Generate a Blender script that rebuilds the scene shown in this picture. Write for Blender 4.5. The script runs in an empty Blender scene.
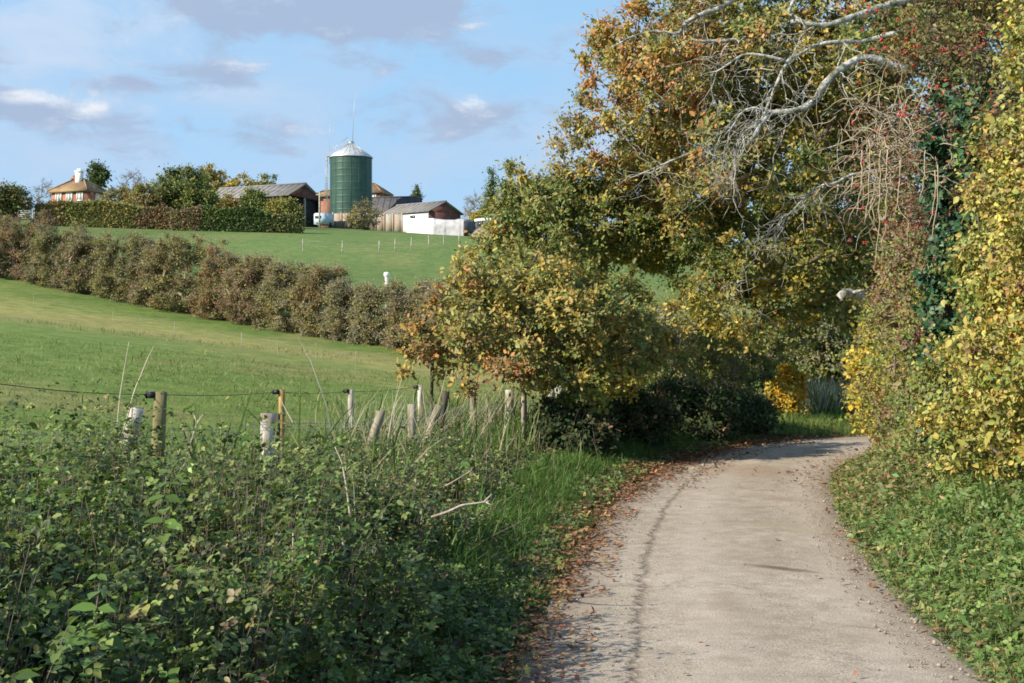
import bpy, bmesh, math, random
import numpy as np
from mathutils import Vector

SEED = 7
rng = np.random.default_rng(SEED)
random.seed(SEED)
scn = bpy.context.scene
COL = scn.collection
F = 1422.2            # focal length in pixels: 50 mm on a 36 mm sensor, 1024 wide
CAMZ = 1.8
HY = 341.5

# ------------------------------------------------------------------ numpy helpers
def A(*v): return np.array(v, dtype=float)
def W(px, py, d): return A((px-512)/F*d, d, CAMZ+(HY-py)/F*d)
def sstep(a, b, x):
    t = np.clip((np.asarray(x, float)-a)/(b-a), 0, 1); return t*t*(3-2*t)
def unit(v):
    v = np.asarray(v, float); n = np.linalg.norm(v, axis=-1, keepdims=True); return v/np.maximum(n, 1e-9)
def runit(n, g=None):
    return unit((g or rng).normal(size=(n, 3)))
def _h(ix, iy, iz, seed):
    n = (ix*374761393 + iy*668265263 + iz*2147483647 + seed*974634777) & 0xffffffff
    n = ((n ^ (n >> 13))*1274126177) & 0xffffffff
    return ((n ^ (n >> 16)) & 0xffff)/65535.0
def vnoise(x, y, z=0.0, seed=0):
    x = np.asarray(x, float); y = np.asarray(y, float); z = np.zeros_like(x)+z
    ix, iy, iz = (np.floor(q).astype(np.int64) for q in (x, y, z))
    fx, fy, fz = x-ix, y-iy, z-iz
    fx, fy, fz = (q*q*(3-2*q) for q in (fx, fy, fz))
    def L(a, b, t): return a+(b-a)*t
    c = [[[_h(ix+i, iy+j, iz+k, seed) for k in (0, 1)] for j in (0, 1)] for i in (0, 1)]
    return L(L(L(c[0][0][0], c[1][0][0], fx), L(c[0][1][0], c[1][1][0], fx), fy),
             L(L(c[0][0][1], c[1][0][1], fx), L(c[0][1][1], c[1][1][1], fx), fy), fz)
def fbm(x, y, z=0.0, seed=0, o=3):
    s = 0; a = .5; t = 0
    for k in range(o):
        s = s+a*vnoise(np.asarray(x)*2**k, np.asarray(y)*2**k, np.asarray(z)*2**k, seed+k); t += a; a *= .5
    return s/t

# ------------------------------------------------------------------ objects
def tag(o, label=None, cat=None, group=None, kind=None):
    if label: o['label'] = label
    if cat: o['category'] = cat
    if group: o['group'] = group
    if kind: o['kind'] = kind
    return o
def thing(name, label, cat, loc, group=None):
    o = bpy.data.objects.new(name, None); COL.objects.link(o)
    o.empty_display_size = .2
    o.location = [float(q) for q in loc]
    return tag(o, label, cat, group)
def link(name, me, mat, parent=None):
    me.materials.append(mat)
    o = bpy.data.objects.new(name, me); COL.objects.link(o)
    if parent is not None: o.parent = parent
    return o
def mesh_np(name, V, faces_flat, sizes, mat, parent=None, col=None, smooth=False, origin=None):
    """V world coordinates; origin of the object is the root's location (or origin)."""
    V = np.asarray(V, float)
    off = np.zeros(3)
    o_root = parent
    while o_root is not None:
        off = off+np.array(o_root.location); o_root = o_root.parent
    if parent is None and origin is not None: off = np.asarray(origin, float)
    me = bpy.data.meshes.new(name)
    me.vertices.add(len(V)); me.vertices.foreach_set('co', (V-off).astype(np.float32).ravel())
    faces_flat = np.asarray(faces_flat, np.int32); sizes = np.asarray(sizes, np.int32)
    me.loops.add(len(faces_flat)); me.loops.foreach_set('vertex_index', faces_flat)
    me.polygons.add(len(sizes))
    st = np.zeros(len(sizes), np.int32); st[1:] = np.cumsum(sizes)[:-1]
    me.polygons.foreach_set('loop_start', st)
    if smooth: me.polygons.foreach_set('use_smooth', np.ones(len(sizes), bool))
    me.update(calc_edges=True)
    if col is not None:
        ca = me.color_attributes.new('col', 'FLOAT_COLOR', 'POINT')
        c4 = np.ones((len(V), 4), np.float32); c4[:, :3] = col
        ca.data.foreach_set('color', c4.ravel())
    o = link(name, me, mat, parent)
    if parent is None and origin is not None: o.location = [float(q) for q in origin]
    return o

class MB:
    """collects boxes, prisms and tubes; build() links them as one mesh object"""
    def __init__(s): s.V = []; s.Fc = []; s.n = 0
    def add(s, V, faces):
        s.V.append(np.asarray(V, float)); s.Fc += [tuple(int(i)+s.n for i in f) for f in faces]; s.n += len(V); return s
    def box(s, c, size, rz=0.0, tilt=0.0):
        c = np.asarray(c, float); h = np.asarray(size, float)/2
        v = np.array([[x, y, z] for x in (-1, 1) for y in (-1, 1) for z in (-1, 1)], float)*h
        if tilt: v = v@np.array([[1, 0, 0], [0, math.cos(tilt), math.sin(tilt)], [0, -math.sin(tilt), math.cos(tilt)]])
        ca, sa = math.cos(rz), math.sin(rz)
        v = v@np.array([[ca, sa, 0], [-sa, ca, 0], [0, 0, 1]])
        return s.add(v+c, [(0, 1, 3, 2), (4, 6, 7, 5), (0, 4, 5, 1), (2, 3, 7, 6), (0, 2, 6, 4), (1, 5, 7, 3)])
    def poly_tube(s, pts, rad, sides=8, cap=True, jit=0.0):
        pts = np.asarray(pts, float); n = len(pts); rad = np.broadcast_to(np.asarray(rad, float), (n,))
        t = unit(np.gradient(pts, axis=0)); ref = A(0.31, .17, .93) if abs(t[0][2]) < .9 else A(1, .2, 0)
        V = []
        for i in range(n):
            a = unit(np.cross(t[i], ref)); b = np.cross(t[i], a)
            for k in range(sides):
                th = 2*math.pi*k/sides
                rr = rad[i]*(1+jit*random.uniform(-1, 1))
                V.append(pts[i]+rr*(math.cos(th)*a+math.sin(th)*b))
        Fs = [(i*sides+k, i*sides+(k+1) % sides, (i+1)*sides+(k+1) % sides, (i+1)*sides+k) for i in range(n-1) for k in range(sides)]
        if cap: Fs += [tuple(range(sides))[::-1], tuple((n-1)*sides+k for k in range(sides))]
        return s.add(V, Fs)
    def build(s, name, mat, parent=None, smooth=False, origin=None, col=None):
        V = np.concatenate(s.V)
        ff = [i for f in s.Fc for i in f]
        return mesh_np(name, V, ff, [len(f) for f in s.Fc], mat, parent, smooth=smooth, origin=origin, col=col)

# leaf templates: local x sideways, y along the leaf, z up off the leaf
def T_simple(w=.30, fold=.09): return (np.array([[0, 0, 0], [w, .42, fold], [0, 1, -.04], [-w, .42, fold]], float), [(0, 1, 2), (0, 2, 3)])
def T_broad(w=.38, fold=.08):
    return (np.array([[0, 0, 0], [w*.75, .18, fold], [w, .5, fold*1.2], [w*.45, .82, fold*.4], [0, 1.04, -.08], [-w*.45, .82, fold*.4], [-w, .5, fold*1.2], [-w*.75, .18, fold], [0, .5, 0]], float),
            [(0, 1, 2, 8), (8, 2, 3, 4), (0, 8, 6, 7), (8, 4, 5, 6)])
def T_oak():
    w = .3
    v = [[0, 0, 0], [w*.5, .18, .03], [w*.9, .34, .08], [w*.55, .45, .03], [w*1.1, .66, .08], [w*.5, .76, .02], [w*.45, .94, .03], [0, 1, -.03]]
    v += [[-x, y, z] for x, y, z in v[1:7]]
    return (np.array(v, float), [(0, 1, 2, 3, 4, 5, 6, 7), (7, 13, 12, 11, 10, 9, 8, 0)])
def T_tri():
    V = []; Fs = []; b, f = T_broad(.36, .07)
    for ang, sc, off in ((0, 1.0, .35), (1.25, .85, .22), (-1.25, .85, .22)):
        c, s_ = math.cos(ang), math.sin(ang)
        v = b*sc; v = v+[0, .1, 0]; v = v@np.array([[c, -s_, 0], [s_, c, 0], [0, 0, 1]]).T
        v[:, 1] += off
        Fs += [tuple(i+len(V) for i in q) for q in f]; V += v.tolist()
    return (np.array(V)/1.35, Fs)
def T_blade(bend=.5, w=.03):
    v = []
    for i, t in enumerate((0, .4, .75)):
        hw = w*(1-.45*t); v += [[-hw, t*(1-.25*bend*t), bend*t*t*.8], [hw, t*(1-.25*bend*t), bend*t*t*.8]]
    v.append([0, 1-.25*bend, bend*.8])
    return (np.array(v, float), [(0, 1, 3, 2), (2, 3, 5, 4), (4, 5, 6)])
def scatter(name, tpl, pos, size, axis, normal, col, mat, parent=None, origin=None):
    TV, TF = tpl
    pos = np.asarray(pos, float); n = len(pos); k = len(TV)
    a = unit(axis); b = unit(np.cross(a, normal)+1e-6); nn = np.cross(b, a)
    s = np.broadcast_to(np.asarray(size, float), (n,))[:, None, None]
    V = pos[:, None, :]+s*(TV[None, :, 0, None]*b[:, None, :]+TV[None, :, 1, None]*a[:, None, :]+TV[None, :, 2, None]*nn[:, None, :])
    tf = np.array([i for f in TF for i in f]); ts = np.array([len(f) for f in TF])
    flat = (tf[None, :]+(np.arange(n)*k)[:, None]).ravel(); sizes = np.tile(ts, n)
    c = np.repeat(np.asarray(col, float), k, axis=0)
    return mesh_np(name, V.reshape(-1, 3), flat, sizes, mat, parent, col=c, origin=origin)
def tubes_np(P0, P1, R0, R1, sides=5):
    P0, P1 = np.asarray(P0, float), np.asarray(P1, float); n = len(P0)
    t = unit(P1-P0); ref = np.where(np.abs(t[:, 2:3]) < .9, A(0, 0, 1), A(1, 0, 0)); a = unit(np.cross(t, ref)); b = np.cross(t, a)
    th = 2*np.pi*np.arange(sides)/sides
    ring = np.cos(th)[None, :, None]*a[:, None, :]+np.sin(th)[None, :, None]*b[:, None, :]
    V = np.concatenate([P0[:, None, :]-t[:, None, :]*np.asarray(R0)[:, None, None]*.4+ring*np.asarray(R0)[:, None, None], P1[:, None, :]+ring*np.asarray(R1)[:, None, None]], axis=1)
    f = np.array([[k, (k+1) % sides, sides+(k+1) % sides, sides+k] for k in range(sides)]).ravel()
    flat = (f[None, :]+(np.arange(n)*2*sides)[:, None]).ravel()
    return V.reshape(-1, 3), flat, np.full(n*sides, 4)

# ------------------------------------------------------------------ materials
def new_mat(name):
    m = bpy.data.materials.new(name); m.use_nodes = True
    nt = m.node_tree; nt.nodes.clear()
    out = nt.nodes.new('ShaderNodeOutputMaterial')
    return m, nt, out
def N(nt, typ, **kw):
    n = nt.nodes.new(typ)
    for k, v in kw.items():
        if k.startswith('i_'): n.inputs[k[2:].replace('_', ' ')].default_value = v
        else: setattr(n, k, v)
    return n
def leaf_mat(name, rough=.5, transl=.28, spec=.35, tint=(1, 1, 1)):
    m, nt, out = new_mat(name)
    at = N(nt, 'ShaderNodeAttribute', attribute_name='col')
    p = N(nt, 'ShaderNodeBsdfPrincipled'); p.inputs['Roughness'].default_value = rough; p.inputs['Specular IOR Level'].default_value = spec
    tr = N(nt, 'ShaderNodeBsdfTranslucent'); mx = N(nt, 'ShaderNodeMixShader'); mx.inputs[0].default_value = transl
    hs = N(nt, 'ShaderNodeHueSaturation'); hs.inputs['Saturation'].default_value = 1.1; hs.inputs['Value'].default_value = 1.25
    nt.links.new(at.outputs['Color'], p.inputs['Base Color'])
    nt.links.new(at.outputs['Color'], hs.inputs['Color']); nt.links.new(hs.outputs[0], tr.inputs['Color'])
    nt.links.new(p.outputs[0], mx.inputs[1]); nt.links.new(tr.outputs[0], mx.inputs[2]); nt.links.new(mx.outputs[0], out.inputs[0])
    return m
def noise_mat(name, c0, c1, scale=8.0, rough=.8, bump=.0, metallic=0.0, stretch=(1, 1, 1), detail=6, lo=.3, hi=.7, spec=.3, c2=None, scale2=1.0):
    m, nt, out = new_mat(name)
    tc = N(nt, 'ShaderNodeTexCoord'); mp = N(nt, 'ShaderNodeMapping'); mp.inputs['Scale'].default_value = stretch
    nt.links.new(tc.outputs['Object'], mp.inputs[0])
    nz = N(nt, 'ShaderNodeTexNoise'); nz.inputs['Scale'].default_value = scale; nz.inputs['Detail'].default_value = detail
    nt.links.new(mp.outputs[0], nz.inputs['Vector'])
    cr = N(nt, 'ShaderNodeValToRGB'); cr.color_ramp.elements[0].position = lo; cr.color_ramp.elements[1].position = hi
    cr.color_ramp.elements[0].color = (*c0, 1); cr.color_ramp.elements[1].color = (*c1, 1)
    nt.links.new(nz.outputs['Fac'], cr.inputs[0])
    p = N(nt, 'ShaderNodeBsdfPrincipled'); p.inputs['Roughness'].default_value = rough; p.inputs['Metallic'].default_value = metallic
    p.inputs['Specular IOR Level'].default_value = spec
    last = cr.outputs[0]
    if c2 is not None:
        n2 = N(nt, 'ShaderNodeTexNoise'); n2.inputs['Scale'].default_value = scale2; n2.inputs['Detail'].default_value = 4
        nt.links.new(tc.outputs['Object'], n2.inputs['Vector'])
        r2 = N(nt, 'ShaderNodeValToRGB'); r2.color_ramp.elements[0].position = .45; r2.color_ramp.elements[1].position = .62
        nt.links.new(n2.outputs['Fac'], r2.inputs[0])
        mx = N(nt, 'ShaderNodeMix', data_type='RGBA'); nt.links.new(r2.outputs[0], mx.inputs[0]); nt.links.new(last, mx.inputs[6]); mx.inputs[7].default_value = (*c2, 1)
        last = mx.outputs[2]
    nt.links.new(last, p.inputs['Base Color'])
    if bump:
        b = N(nt, 'ShaderNodeBump'); b.inputs['Strength'].default_value = bump; b.inputs['Distance'].default_value = .02
        nt.links.new(nz.outputs['Fac'], b.inputs['Height']); nt.links.new(b.outputs[0], p.inputs['Normal'])
    nt.links.new(p.outputs[0], out.inputs[0])
    return m

M = {}
M['leaf'] = leaf_mat('autumn_leaf', transl=.30)
M['leaf_gloss'] = leaf_mat('glossy_leaf', rough=.45, transl=.15, spec=.35)
M['leaf_matte'] = leaf_mat('matte_leaf', rough=.7, transl=.22, spec=.2)
M['grass'] = leaf_mat('grass_blade', rough=.55, transl=.3, spec=.3)
M['litter'] = leaf_mat('dry_leaf', rough=.8, transl=.05, spec=.15)
M['bark'] = noise_mat('bark', (.07, .055, .04), (.17, .14, .11), 9, .9, .6, stretch=(1, 1, .25))
M['bark_pale'] = noise_mat('pale_bark', (.20, .19, .17), (.62, .60, .55), 22, .9, 1.0, c2=(.12, .13, .085), scale2=7)
M['twig'] = noise_mat('twig', (.14, .10, .07), (.26, .20, .15), 12, .9)
M['twig_pale'] = noise_mat('dry_vine', (.30, .24, .17), (.50, .42, .31), 9, .9)
M['straw'] = noise_mat('straw', (.42, .36, .24), (.62, .56, .42), 7, .8)
M['wood_grey'] = noise_mat('weathered_post', (.16, .13, .09), (.42, .37, .28), 14, .9, .7, stretch=(1, 1, .12))
M['wood_pale'] = noise_mat('bleached_post', (.34, .31, .26), (.62, .59, .52), 16, .9, .6, stretch=(1, 1, .15), c2=(.25, .2, .14), scale2=6)
M['wood_green'] = noise_mat('mossy_post', (.10, .085, .035), (.26, .22, .11), 13, .9, .6, stretch=(1, 1, .15), c2=(.12, .13, .05), scale2=4)
M['wood_gold'] = noise_mat('treated_post', (.30, .18, .06), (.48, .31, .12), 12, .85, .5, stretch=(1, 1, .12))
M['wood_dark'] = noise_mat('dark_post', (.035, .03, .025), (.10, .085, .065), 12, .9, .6, stretch=(1, 1, .15))
M['black_plastic'] = noise_mat('black_plastic', (.015, .015, .02), (.03, .03, .035), 30, .45)
M['wire'] = noise_mat('galvanised_wire', (.20, .21, .22), (.36, .37, .40), 40, .5, metallic=.6)
M['wire_dark'] = noise_mat('dark_wire', (.03, .03, .035), (.07, .07, .075), 40, .5)
M['white_stake'] = noise_mat('white_stake', (.62, .62, .60), (.80, .80, .78), 12, .5)
M['stone'] = noise_mat('small_stone', (.20, .165, .13), (.38, .32, .26), 22, .9)

# ------------------------------------------------------------------ the lane, the land
def spline(P, n):
    P = np.asarray(P, float); Q = P
    for _ in range(3):
        a = Q[:-1]*.75+Q[1:]*.25; b = Q[:-1]*.25+Q[1:]*.75
        Q = np.concatenate([Q[:1], np.stack([a, b], 1).reshape(-1, 2), Q[-1:]])
    s = np.concatenate([[0], np.cumsum(np.linalg.norm(np.diff(Q, axis=0), axis=1))])
    t = np.linspace(0, s[-1], n)
    return np.stack([np.interp(t, s, Q[:, 0]), np.interp(t, s, Q[:, 1])], 1)
LEFT = spline([(-1.0, -12), (-.6, -4), (-.3, 4), (0, 7.6), (.39, 11), (.95, 15), (1.8, 19), (2.95, 22.3), (3.9, 24.4), (5.2, 26.1), (6.8, 27.1), (9, 27.9), (14, 29), (40, 34)], 260)
RIGHT = spline([(1.7, -12), (2.1, -4), (2.35, 4), (2.53, 7.6), (2.95, 11.9), (3.97, 17.6), (4.73, 20.3), (5.7, 22.4), (6.9, 23.7), (8.2, 24.6), (10, 25.2), (14.5, 26.2), (40, 31)], 260)
CEN = (LEFT+RIGHT)/2
CT = unit(np.gradient(CEN, axis=0))
CHW = np.linalg.norm(LEFT-RIGHT, axis=1)/2*np.abs(np.sum(unit(RIGHT-LEFT)*np.stack([CT[:, 1], -CT[:, 0]], 1), 1))
def lane_info(x, y):
    """distance outside the lane's edge (negative on it), side (-1 left, +1 right)"""
    x = np.asarray(x, float).ravel(); y = np.asarray(y, float).ravel()
    s = np.full(len(x), 1e9); side = np.zeros(len(x))
    for i0 in range(0, len(x), 20000):
        xx = x[i0:i0+20000, None]; yy = y[i0:i0+20000, None]
        d2 = (xx-CEN[None, :, 0])**2+(yy-CEN[None, :, 1])**2
        j = np.argmin(d2, 1); dd = np.sqrt(d2[np.arange(len(j)), j])
        s[i0:i0+20000] = dd-CHW[j]
        side[i0:i0+20000] = np.sign((xx[:, 0]-CEN[j, 0])*CT[j, 1]-(yy[:, 0]-CEN[j, 1])*CT[j, 0])
    return s, side
HEDGE = np.array([(-40, 84), (-28.8, 80), (-15.8, 72), (-4.9, 62), (-1.3, 56), (1.7, 50), (6, 46)])
def WP(px, py, d): return tuple(W(px, py, d))
CP = np.array([(-20, -15, .9), (-20, 10, 1.5), (20, -15, .9), (20, 12, .9), (4.5, 10, .45), (0, 0, .2), (-3, 4, .3), (-3, 11, .35), (-5, 13, .45), (-1.5, 17, .3),
    (-.5, 22, .3), (2, 30, .35), (10, 36, .4), (30, 40, 1.2), (-8, 30, 1.15), (-14, 45, 2.2), (-25, 50, 3.2), (-28.8, 80, 5.55), WP(200, 315, 72), WP(400, 347, 62), WP(480, 360, 56), (1.7, 50, .75), (8, 55, 1.3),
    WP(380, 277, 100), WP(640, 281, 100), WP(40, 226, 150), WP(200, 231, 150), WP(300, 233, 150), WP(480, 237, 190), WP(360, 229, 200), (-26, 225, 19.2), (-60, 190, 18.0),
    (-150, 270, 20), (0, 280, 18), (120, 280, 15), (-40, 300, 19.5), (-100, 150, 16), (-100, 80, 9.5), (60, 150, 11), (60, 80, 4.5), (150, 150, 11), (-90, 20, 5), (60, 10, 1.5), (90, -40, 1.5), (-90, -60, 3), (0, -60, .6)], float)
_S = 60.0
def _k(r2): return np.where(r2 > 1e-12, .5*r2*np.log(np.maximum(r2, 1e-12)), 0)
_n = len(CP); _P = CP[:, :2]/_S
_K = _k(((_P[:, None]-_P[None])**2).sum(-1))+np.eye(_n)*2e-3
_Q = np.concatenate([np.ones((_n, 1)), _P], 1)
_w = np.linalg.solve(np.block([[_K, _Q], [_Q.T, np.zeros((3, 3))]]), np.concatenate([CP[:, 2], np.zeros(3)]))
def gz(x, y):
    x = np.asarray(x, float); y = np.asarray(y, float); shp = np.broadcast(x, y).shape
    xf = np.broadcast_to(x, shp).ravel(); yf = np.broadcast_to(y, shp).ravel()
    out = np.zeros(len(xf))
    for i0 in range(0, len(xf), 20000):
        p = np.stack([xf[i0:i0+20000], yf[i0:i0+20000]], 1)/_S
        p = np.clip(p, [-2.4, -1.2], [2.4, 5.0])
        r2 = ((p[:, None]-_P[None])**2).sum(-1)
        out[i0:i0+20000] = _k(r2)@_w[:_n]+_w[_n]+p@_w[_n+1:]
    out = np.clip(out, .05, 22)
    s, side = lane_info(xf, yf)
    out = out+.06*(fbm(xf*.6, yf*.6, seed=3)-.5)*sstep(.5, 3, s)
    w = sstep(-.1, 3.2, s)
    base = -.05+.065*sstep(-.22, -.02, s)+.05*sstep(.05, .5, s)+.10*sstep(.3, 1.6, s)
    out = base*(1-w)+out*w
    out = out-.12*sstep(180, 700, np.hypot(xf, yf))*out
    return out.reshape(shp)
def g1(x, y): return float(gz(np.array([x]), np.array([y]))[0])
def hit(px, py, dmin=8, dmax=260):
    d = np.linspace(dmin, dmax, 1500); x = (px-512)/F*d; z = CAMZ+(HY-py)/F*d
    g = gz(x, d); i = np.nonzero(g >= z)[0]
    j = i[0] if len(i) else len(d)-1
    return A(x[j], d[j], g[j])

def axis_steps(near0, near1, step, far0, far1, n):
    a = np.arange(near0, near1+1e-6, step)
    t = np.linspace(0, 1, n+1)[1:]
    def grow(L): return step*n*t+(L-step*n)*t**3.2
    hi = near1+grow(far1-near1); lo = near0-grow(near0-far0)
    return np.concatenate([lo[::-1], a, hi])
def build_ground():
    gx = axis_steps(-12, 14, .2, -1500, 1500, 60); gy = axis_steps(-6, 34, .22, -300, 2500, 100)
    X, Y = np.meshgrid(gx, gy); Z = gz(X, Y)
    nx, ny = len(gx), len(gy)
    V = np.stack([X.ravel(), Y.ravel(), Z.ravel()], 1)
    idx = np.arange(nx*ny).reshape(ny, nx)
    q = np.stack([idx[:-1, :-1], idx[:-1, 1:], idx[1:, 1:], idx[1:, :-1]], -1).reshape(-1, 4)
    x, y = V[:, 0], V[:, 1]
    s, side = lane_info(x, y)
    yh = np.interp(x, HEDGE[:, 0], HEDGE[:, 1])
    dl = yh-y
    n1 = fbm(x*.05, y*.05, seed=11); n2 = fbm(x*.35, y*.35, seed=12)
    lower = np.array([.165, .238, .064]); straw = np.array([.38, .335, .13]); upper = np.array([.132, .198, .064]); dark = np.array([.09, .17, .04])
    c = np.where((dl > 0)[:, None], lower, upper)
    band = np.exp(-((dl-14-3*(n1-.5))/6.5)**2)*(.45+.65*n2)+.5*np.exp(-((dl-24)/1.6)**2)*n2+.4*np.exp(-((dl-8)/1.2)**2)*n2
    band = np.clip(band, 0, .92); c = c*(1-band[:, None])+straw*band[:, None]
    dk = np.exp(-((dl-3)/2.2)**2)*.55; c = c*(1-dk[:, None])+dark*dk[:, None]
    pt = sstep(.54, .72, n2)*.6*np.where(dl > 0, 1, .5); c = c*(1-pt[:, None])+np.array([.27, .25, .11])*pt[:, None]
    c = c*(.82+.36*n1)[:, None]
    earth = np.array([.075, .055, .035])
    e = (1-sstep(2.6, 4.2, s))*np.where(y < 60, 1, 0)*np.where((side < 0) & (y > 26.5), .25, 1); c = c*(1-e[:, None])+earth*e[:, None]
    m, nt, out = new_mat('field_turf')
    at = N(nt, 'ShaderNodeAttribute', attribute_name='col'); p = N(nt, 'ShaderNodeBsdfPrincipled'); p.inputs['Roughness'].default_value = .95; p.inputs['Specular IOR Level'].default_value = .1
    tc = N(nt, 'ShaderNodeTexCoord')
    na = N(nt, 'ShaderNodeTexNoise'); na.inputs['Scale'].default_value = 1.3; na.inputs['Detail'].default_value = 10; na.inputs['Roughness'].default_value = .7
    nb = N(nt, 'ShaderNodeTexNoise'); nb.inputs['Scale'].default_value = 9; nb.inputs['Detail'].default_value = 6; nb.inputs['Roughness'].default_value = .75
    for q_ in (na, nb): nt.links.new(tc.outputs['Object'], q_.inputs['Vector'])
    cr = N(nt, 'ShaderNodeValToRGB'); cr.color_ramp.elements[0].position = .32; cr.color_ramp.elements[1].position = .7
    cr.color_ramp.elements[0].color = (.58, .66, .52, 1); cr.color_ramp.elements[1].color = (1.36, 1.22, 1.2, 1)
    nt.links.new(na.outputs['Fac'], cr.inputs[0])
    mu = N(nt, 'ShaderNodeMix', data_type='RGBA', blend_type='MULTIPLY'); mu.inputs[0].default_value = 1
    nt.links.new(at.outputs['Color'], mu.inputs[6]); nt.links.new(cr.outputs[0], mu.inputs[7]); nt.links.new(mu.outputs[2], p.inputs['Base Color'])
    b = N(nt, 'ShaderNodeBump'); b.inputs['Strength'].default_value = .8; b.inputs['Distance'].default_value = .06
    nt.links.new(nb.outputs['Fac'], b.inputs['Height']); nt.links.new(b.outputs[0], p.inputs['Normal']); nt.links.new(p.outputs[0], out.inputs[0])
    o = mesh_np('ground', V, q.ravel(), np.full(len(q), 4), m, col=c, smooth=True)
    tag(o, 'rolling green pasture rising to the farm on the hill', 'ground', kind='structure')
build_ground()

def build_lane():
    nl = 48
    # ragged edges
    n = len(LEFT)*8
    t = np.linspace(0, len(LEFT)-1, n)
    Lx = np.stack([np.interp(t, np.arange(len(LEFT)), LEFT[:, k]) for k in (0, 1)], 1); Rx = np.stack([np.interp(t, np.arange(len(RIGHT)), RIGHT[:, k]) for k in (0, 1)], 1)
    acc = np.concatenate([[0], np.cumsum(np.linalg.norm(np.diff((Lx+Rx)/2, axis=0), axis=1))])
    el = (fbm(acc*1.1, acc*0, seed=21)-.5)*.12+(fbm(acc*6, acc*0, seed=23)-.5)*.07+.03; er = (fbm(acc*1.0, acc*0+4, seed=22)-.5)*.14+(fbm(acc*6, acc*0+9, seed=24)-.5)*.08+.03
    V = []; UV = []
    for j in range(nl+1):
        f = j/nl
        wv = np.linalg.norm(Rx-Lx, axis=1)
        ff = f+(-el/wv)*(1-f)*0+0
        a = -el/wv*(-1); bb = 1+er/wv
        ff = (-(el)/wv)+(bb+(el)/wv)*f
        p = Lx+(Rx-Lx)*ff[:, None]
        lat = ff*2.6
        z = .012+.028*np.sin(np.clip(f, 0, 1)*math.pi)-.02*(np.abs(f-.5) > .49)+.008*(fbm(p[:, 0]*2.2, p[:, 1]*2.2, seed=5)-.5)
        V.append(np.column_stack([p, z])); UV.append(np.column_stack([lat, acc]))
    V = np.stack(V, 1); UV = np.stack(UV, 1)
    idx = np.arange(n*(nl+1)).reshape(n, nl+1)
    q = np.stack([idx[:-1, :-1], idx[:-1, 1:], idx[1:, 1:], idx[1:, :-1]], -1).reshape(-1, 4)
    m, nt, out = new_mat('worn_tarmac')
    L_ = nt.links.new
    uv = N(nt, 'ShaderNodeUVMap'); uv.uv_map = 'lane'
    tc = N(nt, 'ShaderNodeTexCoord')
    def noise(scale, det, rough=.6, vec=None):
        z = N(nt, 'ShaderNodeTexNoise'); z.inputs['Scale'].default_value = scale; z.inputs['Detail'].default_value = det; z.inputs['Roughness'].default_value = rough
        L_(vec or tc.outputs['Object'], z.inputs['Vector']); return z
    def ramp(src, p0, c0, p1, c1):
        r = N(nt, 'ShaderNodeValToRGB'); r.color_ramp.elements[0].position = p0; r.color_ramp.elements[1].position = p1
        r.color_ramp.elements[0].color = (*c0, 1); r.color_ramp.elements[1].color = (*c1, 1); L_(src, r.inputs[0]); return r.outputs[0]
    def math_(op, a, b=None, c=None):
        q_ = N(nt, 'ShaderNodeMath', operation=op)
        for i, v in enumerate((a, b, c)):
            if v is None: continue
            if isinstance(v, (int, float)): q_.inputs[i].default_value = v
            else: L_(v, q_.inputs[i])
        return q_.outputs[0]
    def mix(fac, a, b, mode='MIX'):
        x = N(nt, 'ShaderNodeMix', data_type='RGBA', blend_type=mode)
        if isinstance(fac, (int, float)): x.inputs[0].default_value = fac
        else: L_(fac, x.inputs[0])
        for i, v in ((6, a), (7, b)):
            if isinstance(v, tuple): x.inputs[i].default_value = (*v, 1)
            else: L_(v, x.inputs[i])
        return x.outputs[2]
    big = noise(.55, 5); mid = noise(5, 8, .7); fine = noise(75, 3, .6); vor = N(nt, 'ShaderNodeTexVoronoi'); vor.inputs['Scale'].default_value = 70; L_(tc.outputs['Object'], vor.inputs['Vector'])
    base = ramp(big.outputs['Fac'], .35, (.385, .325, .252), .66, (.475, .415, .337))
    base = mix(1.0, base, ramp(mid.outputs['Fac'], .3, (.72, .70, .68), .68, (1.14, 1.14, 1.14)), 'MULTIPLY')
    pits = noise(16, 6, .75); base = mix(ramp(pits.outputs['Fac'], .60, (0, 0, 0), .72, (.6, .6, .6)), base, (.20, .16, .125))
    ck = N(nt, 'ShaderNodeTexVoronoi'); ck.feature = 'DISTANCE_TO_EDGE'; ck.inputs['Scale'].default_value = 1.1
    wv_ = N(nt, 'ShaderNodeVectorMath', operation='ADD'); wn_ = noise(2.5, 5, .65); L_(tc.outputs['Object'], wv_.inputs[0]); L_(wn_.outputs['Color'], wv_.inputs[1]); L_(wv_.outputs[0], ck.inputs['Vector'])
    cm_ = N(nt, 'ShaderNodeMix', data_type='FLOAT'); L_(ramp(big.outputs['Fac'], .46, (0, 0, 0), .60, (.55, .55, .55)), cm_.inputs[0]); cm_.inputs[2].default_value = 0.0; L_(ramp(ck.outputs['Distance'], .004, (1, 1, 1), .022, (0, 0, 0)), cm_.inputs[3])
    base = mix(cm_.outputs[0], base, (.17, .135, .105))
    base = mix(1.0, base, ramp(fine.outputs['Fac'], .34, (.62, .60, .58), .7, (1.28, 1.27, 1.26)), 'MULTIPLY')
    base = mix(ramp(vor.outputs['Distance'], .07, (.55, .55, .55), .16, (0, 0, 0)), base, (.50, .46, .40))
    sep = N(nt, 'ShaderNodeSeparateXYZ'); L_(uv.outputs[0], sep.inputs[0])
    wob = noise(1.4, 4, .6, uv.outputs[0]); wob2 = noise(9, 3, .6, uv.outputs[0])
    u = math_('ADD', sep.outputs[0], math_('MULTIPLY', math_('SUBTRACT', wob.outputs['Fac'], .5), .22))
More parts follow.
